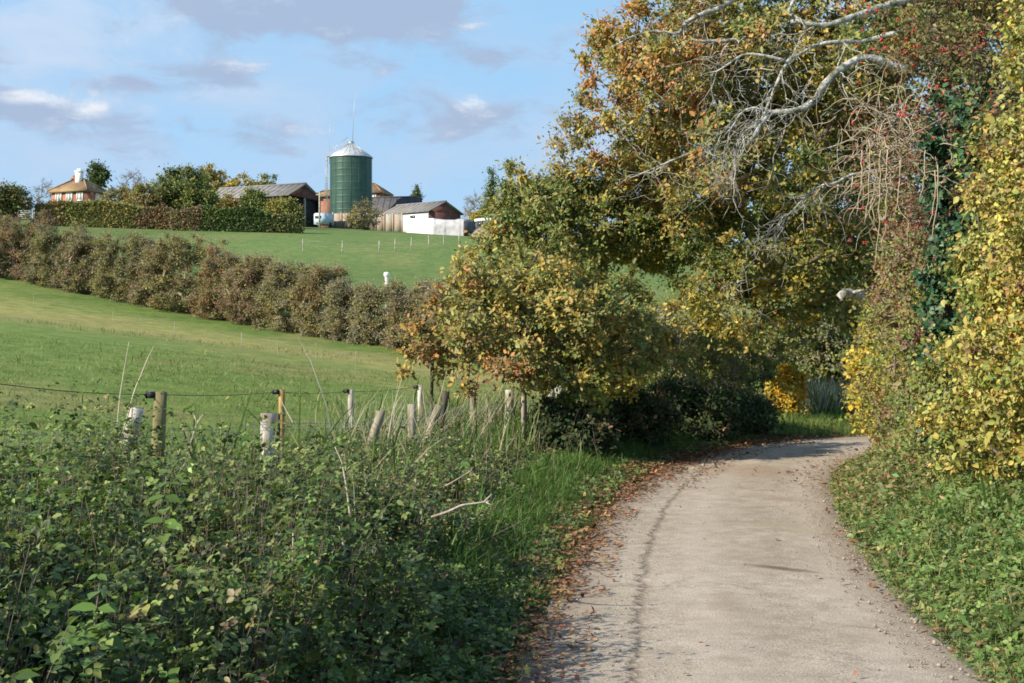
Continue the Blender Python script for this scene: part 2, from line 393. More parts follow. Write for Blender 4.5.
    u = math_('ADD', u, math_('MULTIPLY', math_('SUBTRACT', wob2.outputs['Fac'], .5), .20))
    seam = math_('SUBTRACT', 1.0, math_('MINIMUM', math_('DIVIDE', math_('ABSOLUTE', math_('SUBTRACT', u, .66)), .055), 1.0))
    seamf = math_('MULTIPLY', seam, ramp(wob2.outputs['Fac'], .36, (.1, .1, .1), .58, (.9, .9, .9)))
    base = mix(seamf, base, (.11, .085, .06))
    trk = math_('MINIMUM', math_('ABSOLUTE', math_('SUBTRACT', u, 1.05)), math_('ABSOLUTE', math_('SUBTRACT', u, 2.15))); base = mix(math_('MULTIPLY', math_('SUBTRACT', 1.0, math_('MINIMUM', math_('DIVIDE', trk, .38), 1.0)), .30), base, (.52, .44, .36))
    blot = noise(1.7, 6, .7, uv.outputs[0]); base = mix(ramp(blot.outputs['Fac'], .56, (0, 0, 0), .72, (.55, .55, .55)), base, (.25, .19, .14))
    # darker loose strip left of the seam, dirty edges
    el_ = math_('SUBTRACT', 1.0, math_('MINIMUM', math_('DIVIDE', math_('MAXIMUM', u, 0.0), .45), 1.0))
    er_ = math_('SUBTRACT', 1.0, math_('MINIMUM', math_('DIVIDE', math_('MAXIMUM', math_('SUBTRACT', 2.6, u), 0.0), .40), 1.0))
    edge = math_('MULTIPLY', math_('MAXIMUM', el_, math_('MULTIPLY', er_, .8)), ramp(mid.outputs['Fac'], .35, (.3, .3, .3), .6, (1, 1, 1)))
    base = mix(edge, base, (.21, .15, .105))
    # transverse patch mark: an old dark repair
    def patch(cu, cv, au, av, amt):
        a = math_('POWER', math_('DIVIDE', math_('SUBTRACT', u, cu), au), 2.0); b = math_('POWER', math_('DIVIDE', math_('SUBTRACT', sep.outputs[1], cv), av), 2.0)
        return math_('MULTIPLY', math_('SUBTRACT', 1.0, math_('MINIMUM', math_('ADD', a, b), 1.0)), amt)
    PV = {}
    def vat(yy): return float(np.interp(yy, (Lx[:, 1]+Rx[:, 1])[:int(n*.6)]/2, acc[:int(n*.6)]))
    for cu, yy, au, av, amt, cc in ((1.75, 11.3, .36, .12, 1.0, (.15, .11, .08)), (1.95, 13.9, .5, .25, .35, (.36, .29, .17)), (1.3, 19.5, .9, 1.2, .5, (.30, .20, .13)), (1.25, 9.6, .16, .5, .45, (.26, .20, .15)), (1.9, 16.4, .5, .35, .5, (.27, .20, .14)), (2.2, 9.2, .3, .05, .5, (.24, .18, .13))):
        base = mix(patch(cu, vat(yy), au, av, amt), base, cc)
    p = N(nt, 'ShaderNodeBsdfPrincipled'); p.inputs['Roughness'].default_value = .9; p.inputs['Specular IOR Level'].default_value = .2
    L_(base, p.inputs['Base Color'])
    b = N(nt, 'ShaderNodeBump'); b.inputs['Strength'].default_value = .55; b.inputs['Distance'].default_value = .012
    hgt = math_('ADD', fine.outputs['Fac'], math_('MULTIPLY', mid.outputs['Fac'], 1.2)); hgt = math_('SUBTRACT', hgt, math_('MULTIPLY', seamf, 1.5))
    L_(hgt, b.inputs['Height']); L_(b.outputs[0], p.inputs['Normal']); L_(p.outputs[0], out.inputs[0])
    o = mesh_np('lane', V.reshape(-1, 3), q.ravel(), np.full(len(q), 4), m, smooth=True)
    ul = o.data.uv_layers.new(name='lane')
    ul.data.foreach_set('uv', UV.reshape(-1, 2)[q.ravel()].astype(np.float32).ravel())
    tag(o, 'pale worn farm lane curving right under the trees', 'lane', kind='structure')
build_lane()

# ------------------------------------------------------------------ foliage builders
def pick(pal, n, g):
    c = np.array([p[0] for p in pal], float); w = np.array([p[1] for p in pal], float); w /= w.sum()
    return c[g.choice(len(c), n, p=w)]
def jitter(c, g, a=.2):
    n = len(c); k = np.exp(g.normal(0, a, (n, 1))); h = np.exp(g.normal(0, a*.35, (n, 3)))
    return np.clip(c*k*h, .004, .8)
def lobe_px(px, py, d, rxp, ryp, ry):
    """an ellipsoid of foliage, centre and radii in metres"""
    c = W(px, py, d); return (c, A(rxp/F*d, ry, ryp/F*d))
def grow(lobes, nclump, g, shell=.55, cj=.12):
    vol = np.array([l[1].prod()**.8*(l[2] if len(l) > 2 else 1) for l in lobes]); vol = vol/vol.sum()
    C = []; K = []
    for i, l in enumerate(lobes):
        k = max(3, int(round(nclump*vol[i])))
        r = g.random(k)**(1/3.)
        r = r*(1-shell)+shell*(1-(1-r)*.45)
        C.append(l[0]+runit(k, g)*r[:, None]*l[1]*(1+cj*g.normal(size=(k, 1)))); K.append(np.full(k, i))
    return np.concatenate(C), np.concatenate(K)
def skeleton(trunk, clumps, g, rtip=.006, rmax=.2, step=.45, sag=.0):
    nodes = [np.asarray(p, float) for p in trunk]; par = [-1]+list(range(len(trunk)-1))
    nt_ = len(trunk)
    t0 = nodes[min(1, nt_-1)]
    base = np.mean(np.array(nodes[1:]), 0) if nt_ > 1 else nodes[0]
    order = np.argsort(np.linalg.norm(clumps-base, axis=1))
    arr = np.zeros((len(clumps)*30+nt_+10, 3)); cnt = nt_; arr[:cnt] = nodes
    ends = []
    tips = []
    lo = 1 if nt_ > 2 else 0
    for ci in order:
        c = clumps[ci]
        d = np.linalg.norm(arr[lo:cnt]-c, axis=1)+.25*np.maximum(0, arr[lo:cnt, 2]-c[2])
        j = int(np.argmin(d))+lo; p = arr[j]; L = np.linalg.norm(c-p)
        k = max(1, min(24, int(math.ceil(L/step))))
        prev = j
        for q in range(1, k+1):
            f = q/k
            pt = p+(c-p)*f+g.normal(0, .10*step, 3)*(q < k)+A(0, 0, 1)*(math.sin(f*math.pi)*.08*L)
            arr[cnt] = pt; par.append(prev); prev = cnt; cnt += 1
        tips.append(prev)
    par = np.array(par); w = np.zeros(cnt); w[np.array(tips)] += 1
    for i in range(cnt-1, 0, -1): w[par[i]] += w[i]
    r = np.clip(rtip*np.maximum(w, 1)**.52, rtip, rmax)
    ch = np.arange(1, cnt)
    return arr[par[ch]], arr[ch], np.minimum(r[par[ch]], r[ch]*1.35), r[ch]
def plant(name, label, cat, base, lobes, pal, nclump=120, per=60, crad=.35, leaf=.09, tpl=None, mat='leaf', trunk=None, bark='bark', group=None,
          seed=1, shell=.55, rtip=.006, rmax=.18, up=.5, twigs=2, twig_mat=None, mixlobes=None, lv=.25, flat=.75, stems=0, parts=('trunk', 'crown'), wood=True, droop=.15, thin=None, cj=.12, sunny=.55):
    g = np.random.default_rng(seed)
    base = np.asarray(base, float); base[2] = g1(base[0], base[1])-.03 if base[2] < -50 else base[2]
    root = thing(name, label, cat, base, group)
    C, K = grow(lobes, nclump, g, shell, cj)
    if thin is not None:
        keep = thin(C); C = C[keep]; K = K[keep]
    gzv = gz(C[:, 0], C[:, 1]); C[:, 2] = np.maximum(C[:, 2], gzv+.05)
    cen = np.average([l[0] for l in lobes], axis=0, weights=[l[1].prod() for l in lobes])
    if trunk is None: trunk = [base, base+A(0, 0, .25)]
    if wood:
        P0, P1, R0, R1 = skeleton(trunk, C, g, rtip, rmax)
        # twigs inside each clump
        if twigs:
            nt_ = len(C)*twigs; src = np.repeat(C, twigs, 0); dr = unit(runit(nt_, g)+.7*unit(src-cen)+A(0, 0, .25)); ln = crad*g.uniform(.5, 1.25, nt_)
            P0 = np.concatenate([P0, src]); P1 = np.concatenate([P1, src+dr*ln[:, None]]); R0 = np.concatenate([R0, np.full(nt_, rtip*.8)]); R1 = np.concatenate([R1, np.full(nt_, rtip*.3)])
        V, f, s = tubes_np(P0, P1, R0, R1, 5)
        mesh_np(parts[0], V, f, s, M[bark], root, smooth=True)
    # leaves
    n = len(C)*per
    ci = np.repeat(np.arange(len(C)), per)
    dirs = runit(n, g); rr = crad*np.minimum(np.abs(g.normal(0, .55, n)), 1.1)*np.exp(np.clip(g.normal(0, .25, len(C)), -.5, .4))[ci]
    pos = C[ci]+dirs*rr[:, None]*A(1, 1, flat)
    gg = gz(pos[:, 0], pos[:, 1]); ok = pos[:, 2] > gg+.01
    nrm = unit(up*A(0, 0, 1)+.45*unit(pos-cen)+.75*runit(n, g)+sunny*TOSUN)
    ax = unit(dirs*.7+runit(n, g)*.8+A(0, 0, -droop))
    ccol = np.zeros((len(C), 3))
    pl = [(mixlobes[k] if mixlobes else pal) for k in range(len(lobes))]
    for k in range(len(lobes)):
        q = K == k
        ccol[q] = pick(pl[k], q.sum(), g)
    lc = ccol[ci]; own = g.random(n) < .35
    for k in range(len(lobes)):
        q = own & (K[ci] == k)
        if q.any(): lc[q] = pick(pl[k], q.sum(), g)
    lc = jitter(lc, g, .2)
    sz = leaf*np.exp(g.normal(0, lv, n))
    scatter(parts[1], tpl or T_simple(), pos[ok], sz[ok], ax[ok], nrm[ok], lc[ok], M[mat], root)
    return root

OR = (.46, .235, .085); YE = (.47, .37, .07); OL = (.245, .24, .07); GR = (.15, .20, .055); BR = (.27, .17, .08); DG = (.07, .105, .035); GO = (.43, .325, .085); LG = (.23, .27, .06); PK = (.28, .13, .09); GY = (.21, .20, .13); RU = (.28, .10, .045)
TOSUN = A(math.sin(math.radians(-120))*math.cos(math.radians(31)), math.cos(math.radians(-120))*math.cos(math.radians(31)), math.sin(math.radians(31)))   # leaves turn their faces to the light

# ------------------------------------------------------------------ camera, sun, sky
cam = bpy.data.cameras.new('camera'); cam.lens = 50; cam.sensor_width = 36; cam.clip_end = 6000; cam.clip_start = .1
co = bpy.data.objects.new('camera', cam); COL.objects.link(co); co.location = (0, 0, CAMZ); co.rotation_euler = (math.pi/2, 0, 0); scn.camera = co
SUN_AZ = math.radians(-120); SUN_EL = math.radians(31)      # from +Y towards +X
sv = Vector((math.sin(SUN_AZ)*math.cos(SUN_EL), math.cos(SUN_AZ)*math.cos(SUN_EL), math.sin(SUN_EL)))
sl = bpy.data.lights.new('sun', 'SUN'); sl.energy = 5.0; sl.angle = math.radians(.53); sl.color = (1.0, .91, .76)
so = bpy.data.objects.new('sun', sl); COL.objects.link(so); so.rotation_euler = sv.to_track_quat('Z', 'Y').to_euler(); so.location = (-20, -10, 30)

def build_world():
    w = bpy.data.worlds.new('World'); scn.world = w; w.use_nodes = True
    nt = w.node_tree; nt.nodes.clear(); L_ = nt.links.new
    out = N(nt, 'ShaderNodeOutputWorld'); bg = N(nt, 'ShaderNodeBackground'); L_(bg.outputs[0], out.inputs[0]); bg.inputs[1].default_value = .094
    sky = N(nt, 'ShaderNodeTexSky'); sky.sky_type = 'NISHITA'; sky.sun_disc = False; sky.sun_elevation = SUN_EL; sky.sun_rotation = -SUN_AZ
    sky.air_density = 1.0; sky.dust_density = .6; sky.ozone_density = 2.0; sky.altitude = 50
    tc = N(nt, 'ShaderNodeTexCoord'); sp = N(nt, 'ShaderNodeSeparateXYZ'); L_(tc.outputs['Generated'], sp.inputs[0])
    def m(op, a, b=None, c=None):
        q = N(nt, 'ShaderNodeMath', operation=op)
        for i, v in enumerate((a, b, c)):
            if v is None: continue
            if isinstance(v, (int, float)): q.inputs[i].default_value = v
            else: L_(v, q.inputs[i])
        return q.outputs[0]
    az = m('ARCTAN2', sp.outputs[0], sp.outputs[1]); el = m('ARCSINE', sp.outputs[2])
    cv = N(nt, 'ShaderNodeCombineXYZ'); L_(m('MULTIPLY', az, 1.0), cv.inputs[0]); L_(m('MULTIPLY', el, 2.0), cv.inputs[1]); cv.inputs[2].default_value = 3.7
    def noise(scale, det, rough, off=0.0, dist=0.0):
        z = N(nt, 'ShaderNodeTexNoise'); z.inputs['Scale'].default_value = scale; z.inputs['Detail'].default_value = det; z.inputs['Roughness'].default_value = rough; z.inputs['Distortion'].default_value = dist
        if off:
            v = N(nt, 'ShaderNodeVectorMath', operation='ADD'); L_(cv.outputs[0], v.inputs[0]); v.inputs[1].default_value = (0, off, 0); L_(v.outputs[0], z.inputs['Vector'])
        else: L_(cv.outputs[0], z.inputs['Vector'])
        return z.outputs['Fac']
    n1 = noise(17, 10, .62, dist=.3); n2 = noise(17, 10, .62, off=.022, dist=.3); wisp = noise(8, 9, .6, off=5.0, dist=.5)
    def blob(px, py, a, b):
        A0 = math.atan((px-512)/F); E0 = math.atan((HY-py)/math.hypot(F, px-512))
        da = m('DIVIDE', m('SUBTRACT', az, A0), a/F); de = m('DIVIDE', m('SUBTRACT', el, E0), b/F)
        return m('POWER', 2.718, m('MULTIPLY', m('ADD', m('MULTIPLY', da, da), m('MULTIPLY', de, de)), -1.0))
    def total(bl):
        t = None
        for (px, py, a, b, amp) in bl:
            q = m('MULTIPLY', blob(px, py, a, b), amp); t = q if t is None else m('ADD', t, q)
        return t
    heavy = total([(285, -8, 130, 34, .80), (385, 14, 62, 24, .70), (28, 108, 60, 15, .50), (210, 72, 60, 18, .30), (125, 84, 35, 9, .26), (378, 62, 40, 13, .30), (478, 122, 42, 24, .36), (118, 122, 45, 13, .25), (500, 60, 60, 16, .22), (390, 120, 110, 22, .22), (230, 128, 70, 16, .22), (-200, 60, 150, 40, .5), (1250, 70, 200, 50, .5)])
    bright = total([(40, 96, 30, 9, 1.0), (92, 107, 22, 12, 1.1), (160, 110, 26, 10, .8), (474, 101, 18, 10, 1.0), (240, 62, 60, 8, .5), (60, 60, 50, 8, .5), (500, 25, 60, 7, .5), (330, 130, 50, 9, .4), (480, 128, 45, 12, .35), (600, 160, 40, 14, .4)])
    dens = m('ADD', m('ADD', m('MULTIPLY', m('SUBTRACT', n1, .5), 1.5), heavy), -.10)
    def smooth(v, a, b):
        r = N(nt, 'ShaderNodeMapRange', interpolation_type='SMOOTHSTEP'); L_(v, r.inputs['Value']); r.inputs['From Min'].default_value = a; r.inputs['From Max'].default_value = b; return r.outputs[0]
    cl = smooth(dens, -.02, .30)
    lit = smooth(m('ADD', m('MULTIPLY', m('SUBTRACT', n1, n2), .7), m('MULTIPLY', bright, .30)), .04, .36)
    veil_band = total([(300, 160, 900, 72, .80), (300, 40, 900, 70, .45)])
    veil = m('MULTIPLY', veil_band, smooth(wisp, .22, .62))
    hi = smooth(m('ADD', m('SUBTRACT', wisp, .5), m('MULTIPLY', bright, .1)), .0, .22)
    def mix(f, a, b):
        x = N(nt, 'ShaderNodeMix', data_type='RGBA')
        if isinstance(f, (int, float)): x.inputs[0].default_value = f
        else: L_(f, x.inputs[0])
        for i, v in ((6, a), (7, b)):
            if isinstance(v, tuple): x.inputs[i].default_value = (*v, 1)
            else: L_(v, x.inputs[i])
        return x.outputs[2]
    # colours are scene radiance before the background's 0.1
    c = mix(smooth(el, .35, 1.1), mix(.82, sky.outputs[0], SKYBLUE), (1.0, 1.9, 3.9))
    c = mix(m('MULTIPLY', hi, .85), c, (5.0, 5.8, 6.9))
    c = mix(veil, c, (3.75, 4.75, 6.2))
    ccol = mix(lit, (2.85, 3.55, 4.85), (6.0, 6.3, 6.8))
    c = mix(m('MULTIPLY', cl, .85), c, ccol)
    c = mix(m('MULTIPLY', smooth(m('ADD', bright, m('MULTIPLY', m('SUBTRACT', n1, .5), 7.0)), .45, 1.9), m('MINIMUM', bright, .8)), c, (6.5, 6.6, 6.8))
    L_(c, bg.inputs[0])
SKYBLUE = (2.55, 4.75, 7.1)
build_world()
scn.view_settings.view_transform = 'Standard'; scn.view_settings.look = 'None'; scn.view_settings.gamma = 1; scn.view_settings.exposure = .58
scn.render.engine = 'CYCLES'; scn.cycles.max_bounces = 6; scn.cycles.diffuse_bounces = 3; scn.cycles.glossy_bounces = 2; scn.cycles.transmission_bounces = 3; scn.cycles.transparent_max_bounces = 4
scn.cycles.use_denoising = True; scn.cycles.filter_width = 1.7
try: scn.cycles.denoising_prefilter = 'FAST'
except Exception: pass

# ------------------------------------------------------------------ the farm on the hill
M['silo_green'] = noise_mat('silo_green', (.030, .076, .056), (.042, .096, .072), 1.2, .5, metallic=.2, c2=(.05, .095, .07), scale2=.6, spec=.4)
M['galv'] = noise_mat('galvanised', (.42, .43, .43), (.62, .63, .63), 2.5, .45, metallic=.35)
M['brick'] = noise_mat('red_brick', (.30, .12, .08), (.40, .19, .125), 2.0, .85)
M['tile'] = noise_mat('brown_tile', (.17, .10, .06), (.27, .165, .095), 1.4, .85, c2=(.32, .23, .11), scale2=.5)
M['render_white'] = noise_mat('white_render', (.72, .70, .66), (.84, .82, .78), 1.5, .8)
M['glass'] = noise_mat('dark_glass', (.03, .035, .04), (.08, .09, .1), 1.5, .12, spec=.6)
M['sheet_grey'] = noise_mat('grey_sheet_roof', (.17, .16, .155), (.27, .255, .25), .9, .85, c2=(.22, .21, .17), scale2=.35)
M['sheet_brown'] = noise_mat('brown_cladding', (.075, .032, .025), (.12, .055, .04), 1.2, .8)
M['sheet_red'] = noise_mat('red_brown_cladding', (.13, .05, .04), (.19, .085, .06), 1.2, .8)
M['dark_in'] = noise_mat('boarding_and_dark_inside', (.012, .011, .012), (.03, .027, .026), 1.5, .9)  # barn and shed boarding; also the shade inside the open gable end
M['concrete'] = noise_mat('concrete_block', (.27, .25, .21), (.42, .39, .33), 1.3, .9, c2=(.36, .27, .20), scale2=.7)
M['sheet_white'] = noise_mat('white_sheet', (.60, .60, .62), (.70, .70, .71), .8, .5)
M['sheet_dull'] = noise_mat('creased_white_sheet', (.26, .26, .28), (.44, .44, .46), 1.6, .6)
M['pale_blue'] = noise_mat('pale_blue_paint', (.40, .52, .60), (.52, .62, .68), 1.3, .6)
M['steel_and_shade'] = noise_mat('dark_steel_and_shade', (.05, .05, .055), (.10, .10, .105), 2, .6)  # steel parts; also colours the creased stack's shaded end
M['soil'] = noise_mat('soil_heap', (.17, .13, .10), (.30, .25, .20), 1.2, .95, .5)

def gp(x, y): return A(x, y, g1(x, y))
def rot2(v, a):
    c, s = math.cos(a), math.sin(a); v = np.atleast_2d(v); return np.column_stack([v[:, 0]*c-v[:, 1]*s, v[:, 0]*s+v[:, 1]*c, v[:, 2]])
def silo():
    d = 214.; x = (351-512)/F*d; b = gp(x, d); b[2] -= .2
    top = CAMZ+(HY-157.5)/F*d; R = 3.12; H = top-b[2]
    t = thing('grain_silo', 'tall round dark green corrugated silo with pale conical roof beside the barns', 'silo', b)
    ns = 48; rings = 11; V = []; Fs = []
    rr = []
    for k in range(rings):
        z0, z1 = H*k/rings, H*(k+1)/rings
        for f, dr in ((0, .035), (.03, .035), (.035, 0)): rr.append((z0+(z1-z0)*f, R+dr))
        for q in range(1, 9): rr.append((z0+(z1-z0)*(.05+.94*q/9), R+(.012 if q % 2 else 0)))
    rr.append((H, R))
    for z, r in rr:
        for s in range(ns): V.append((b[0]+r*math.cos(2*math.pi*s/ns), b[1]+r*math.sin(2*math.pi*s/ns), b[2]+z))
    for i in range(len(rr)-1):
        for s in range(ns): Fs.append((i*ns+s, i*ns+(s+1) % ns, (i+1)*ns+(s+1) % ns, (i+1)*ns+s))
    mb = MB(); mb.add(V, Fs)
    for s in range(16):      # vertical lap strips
        a = 2*math.pi*s/16+.1; mb.box(b+A((R+.03)*math.cos(a), (R+.03)*math.sin(a), H/2), (.03, .06, H-.05), a)
    mb.build('wall', M['silo_green'], t)
    RT = 2.05; V = []; Fs = []
    for r, z in ((R+.16, -.10), (R+.16, .0), (.42, RT)):
        for s in range(ns): V.append((b[0]+r*math.cos(2*math.pi*s/ns), b[1]+r*math.sin(2*math.pi*s/ns), b[2]+H+z))
    for i in range(2):
        for s in range(ns): Fs.append((i*ns+s, i*ns+(s+1) % ns, (i+1)*ns+(s+1) % ns, (i+1)*ns+s))
    mb = MB(); mb.add(V, Fs)
    for s in range(24):
        a = 2*math.pi*s/24; mb.poly_tube([b+A((R+.14)*math.cos(a), (R+.14)*math.sin(a), H+.03), b+A(.43*math.cos(a), .43*math.sin(a), H+RT+.03)], .035, 4)
    roof = mb.build('roof', M['galv'], t)
    mb = MB(); mb.poly_tube([b+A(0, 0, H+RT-.05), b+A(0, 0, H+RT+.3)], [.46, .44], 16); mb.poly_tube([b+A(0, 0, H+RT+.3), b+A(0, 0, H+RT+.42)], [.5, .1], 16)
    mb.build('vent_cap', M['galv'], roof)
    mb = MB(); lx = b+A(-R-.35, -.4, 0)
    for s_ in (-.22, .22): mb.poly_tube([lx+A(0, s_, .6), lx+A(0, s_, H+1.0)], .03, 5)
    for k in range(int(H/.33)): mb.poly_tube([lx+A(0, -.22, .8+k*.33), lx+A(0, .22, .8+k*.33)], .02, 4)
    lad = mb.build('ladder', M['galv'], t)
    mb = MB()
    for k in range(9):
        z = H*.42+k*.85; pts = [lx+A(-.38*math.sin(q), -.38*math.cos(q), z) for q in np.linspace(0, math.pi, 9)]; mb.poly_tube(pts, .025, 4)
    for q in (.5, 1.2, 1.9, 2.6): mb.poly_tube([lx+A(-.38*math.sin(q), -.38*math.cos(q), H*.42), lx+A(-.38*math.sin(q), -.38*math.cos(q), H*.42+6.8)], .02, 4)
    mb.build('safety_cage', M['galv'], lad)
    mb = MB()                # handrail up the roof and small top platform
    for s_ in (-.3, .3):
        p0 = b+A(-R, -.4+s_, H+.9); p1 = b+A(-.5, -.2+s_*.6, H+RT+.95); mb.poly_tube([p0, p1], .03, 4)
        for f in (0, .33, .66, 1): mb.poly_tube([p0+(p1-p0)*f, p0+(p1-p0)*f-A(0, 0, .9)], .022, 4)
    mb.box(b+A(-R+.05, -.4, H+.15), (1.0, 1.1, .06))
    mb.build('handrail', M['galv'], t)
    zt = CAMZ+(HY-82)/F*d
    mb = MB(); mb.poly_tube([b+A(.25, -.1, H+RT+.2), A(b[0]+.40, b[1]-.1, (b[2]+H+RT+zt)/2), A(b[0]+.85, b[1], zt)], [.045, .03, .015], 5)
    mb.build('aerial', M['galv'], t)
    z2 = CAMZ+(HY-112)/F*d
    mb = MB(); mb.poly_tube([lx+A(.25, .3, H-1.0), A(lx[0]+.32, lx[1]+.3, z2)], [.035, .012], 5)
    mb.build('whip_aerial', M['galv'], t)
silo()

def barn(name, label, cat, base, L, Wd, eave, ridge, rz, wall, gable, roofm, over=.35, openfront=False, gwall=None):
    """long axis local x, gable at local +x"""
    base = np.asarray(base, float); t = thing(name, label, cat, base)
    def X(v): return rot2(np.asarray(v, float), rz)+base
    hl, hw = L/2, Wd/2
    mb = MB()
    for y in (-hw, hw): mb.box(X([[0, y, eave/2-.3]])[0], (L, .16, eave+.6), rz)
    mb.box(X([[-hl, 0, eave/2-.3]])[0], (.16, Wd-.2, eave+.6), rz)
    mb.build('wall', wall, t)
    for sx in (1, -1):
        mb = MB(); x = sx*hl
        mb.add(X([(x-.08, -hw, eave), (x-.08, hw, eave), (x-.08, 0, ridge-.05), (x+.08, -hw, eave), (x+.08, hw, eave), (x+.08, 0, ridge-.05)]),
               [(0, 2, 1), (3, 4, 5), (0, 1, 4, 3), (1, 2, 5, 4), (2, 0, 3, 5)])
        mb.build('gable', gable, t)
    mb = MB(); th = .10
    for sgn in (-1, 1):
        a0 = (-hl-over, sgn*(hw+over), eave-over*(ridge-eave)/hw); 
        v = []
        for dz in (0, th):
            v += [(-hl-over, sgn*(hw+over), a0[2]+dz+.08), (hl+over, sgn*(hw+over), a0[2]+dz+.08), (hl+over, 0, ridge+dz+.08), (-hl-over, 0, ridge+dz+.08)]
        mb.add(X(v), [(0, 3, 2, 1), (4, 5, 6, 7), (0, 1, 5, 4), (1, 2, 6, 5), (3, 0, 4, 7)])
        nr = int(L/.9)
        for k in range(nr+1):
            xx = -hl-over+(L+2*over)*k/nr
            mb.poly_tube(X([(xx, sgn*(hw+over), a0[2]+th+.10), (xx, 0, ridge+th+.10)]), .05, 4)
    mb.poly_tube(X([(-hl-over, 0, ridge+th+.12), (hl+over, 0, ridge+th+.12)]), .12, 6)
    mb.build('roof', roofm, t)
    if openfront:
        mb = MB(); mb.box(X([[hl-.5, 0, eave/2-.2]])[0], (.12, Wd-.2, eave+.3), rz); mb.build('opening_shade', M['dark_in'], t)  # near-black sheet stands in for the shade inside the open end
        for y in (-hw+.15, 0, hw-.15):
            mb = MB(); mb.box(X([[hl+.05, y, eave/2-.3]])[0], (.25, .25, eave+.5), rz); mb.build('post', M['wood_grey'], t)
    else:
        mb = MB(); mb.box(X([[hl, 0, eave/2-.3]])[0], (.16, Wd-.2, eave+.6), rz); mb.build('end_wall', gwall or gable, t)
    return t, X
b1 = gp((262-512)/F*197, 197)
zr = CAMZ+(HY-187.5)/F*197
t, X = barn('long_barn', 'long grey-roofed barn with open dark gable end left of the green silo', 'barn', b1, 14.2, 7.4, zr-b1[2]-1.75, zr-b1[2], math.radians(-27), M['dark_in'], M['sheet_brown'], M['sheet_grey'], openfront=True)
b2 = gp((421-512)/F*204, 204)
zr2 = CAMZ+(HY-204.8)/F*204
t2, X2 = barn('low_barn', 'low white-walled barn with grey roof and red-brown gable end right of the silo', 'barn', b2, 9.2, 6.6, zr2-b2[2]-1.45, zr2-b2[2], math.radians(-40), M['render_white'], M['sheet_red'], M['sheet_grey'], gwall=M['sheet_red'])
for xx in (-3.6, -1.2, 1.6):
    e = zr2-b2[2]-1.45
    mb = MB(); mb.box(X2([[xx, -3.34, e-.65]])[0], (1.0, .12, .5), math.radians(-40)); mb.build('window', M['glass'], t2)
b3 = gp((391-512)/F*222, 222)
t3, X3 = barn('dark_shed', 'dark-roofed low shed just behind the right edge of the silo', 'shed', b3, 9.0, 5.0, 2.0, CAMZ+(HY-198.5)/F*222-b3[2], math.radians(-10), M['dark_in'], M['dark_in'], M['steel_and_shade'])

def hip_house(name, label, base, L, Wd, eave, ridge, rz, wins, chim, rl=.45, rough=None, wallm='brick'):
    base = np.asarray(base, float); t = thing(name, label, 'house', base)
    def X(v): return rot2(np.asarray(v, float), rz)+base
    hl, hw = L/2, Wd/2
    mb = MB(); mb.box(X([[0, 0, eave/2-.4]])[0], (L, Wd, eave+.8), rz); mb.build('wall', M[wallm], t)
    o = .4; mb = MB(); r = hl*rl
    v = [(-hl-o, -hw-o, eave-.05), (hl+o, -hw-o, eave-.05), (hl+o, hw+o, eave-.05), (-hl-o, hw+o, eave-.05), (-r, 0, ridge), (r, 0, ridge)]
    v2 = [(-hl-o, -hw-o, eave-.22), (hl+o, -hw-o, eave-.22), (hl+o, hw+o, eave-.22), (-hl-o, hw+o, eave-.22)]
    mb.add(X(v+v2), [(0, 1, 5, 4), (1, 2, 5), (2, 3, 4, 5), (3, 0, 4), (0, 6, 7, 1), (1, 7, 8, 2), (2, 8, 9, 3), (3, 9, 6, 0), (6, 9, 8, 7)])
    for pa, pb in ((0, 4), (1, 5), (2, 5), (3, 4), (4, 5)): mb.poly_tube(X([v[pa], v[pb]])+A(0, 0, .04), .12, 6)
    roof = mb.build('roof', M['tile'], t)
    for (cx, cy, cw, ch, mt) in chim:
        mb = MB(); mb.box(X([[cx, cy, ridge-.4+ch/2-.2]])[0], (cw, cw*.8, ch+.8), rz); mb.box(X([[cx, cy, ridge+ch-.38]])[0], (cw+.16, cw*.8+.16, .16), rz)
        for q in (-.22, .22): mb.poly_tube(X([(cx+q*cw, cy, ridge+ch-.3), (cx+q*cw, cy, ridge+ch+.05)]), .12, 8)
        mb.build('chimney', M[mt], roof)
    for (wx, wz, ww, wh, face) in wins:
        c = (wx, -hw, wz) if face == 0 else (hl, wx, wz)
        n_ = (0, -1, 0) if face == 0 else (1, 0, 0)
        sz = (lambda w_, d_: (w_, d_, 1) if face == 0 else (d_, w_, 1))
        mb = MB(); 
        for dx, dz, bw, bh in ((-ww/2, 0, .12, wh+.12), (ww/2, 0, .12, wh+.12), (0, wh/2, ww-.12, .12), (0, -wh/2, ww-.12, .12), (0, 0, .08, wh-.12)):
            off = (dx, 0, dz) if face == 0 else (0, dx, dz)
            mb.box(X([[c[0]+n_[0]*.05+off[0], c[1]+n_[1]*.05+off[1], c[2]+off[2]]])[0], (bw, .12, bh) if face == 0 else (.12, bw, bh), rz)
        f = mb.build('window', M['render_white'], t)
        mb = MB(); mb.box(X([[c[0]+n_[0]*.02, c[1]+n_[1]*.02, c[2]]])[0], (ww-.02, .05, wh-.02) if face == 0 else (.05, ww-.02, wh-.02), rz); mb.build('pane', M['blind'], f)
    return t
M['blind'] = noise_mat('pale_blind_glass', (.42, .42, .40), (.60, .60, .58), 1.2, .2, spec=.5)
d = 188; bh = gp((79-512)/F*d, d)
er = CAMZ+(HY-192)/F*d-bh[2]; rr_ = CAMZ+(HY-179.5)/F*d-bh[2]
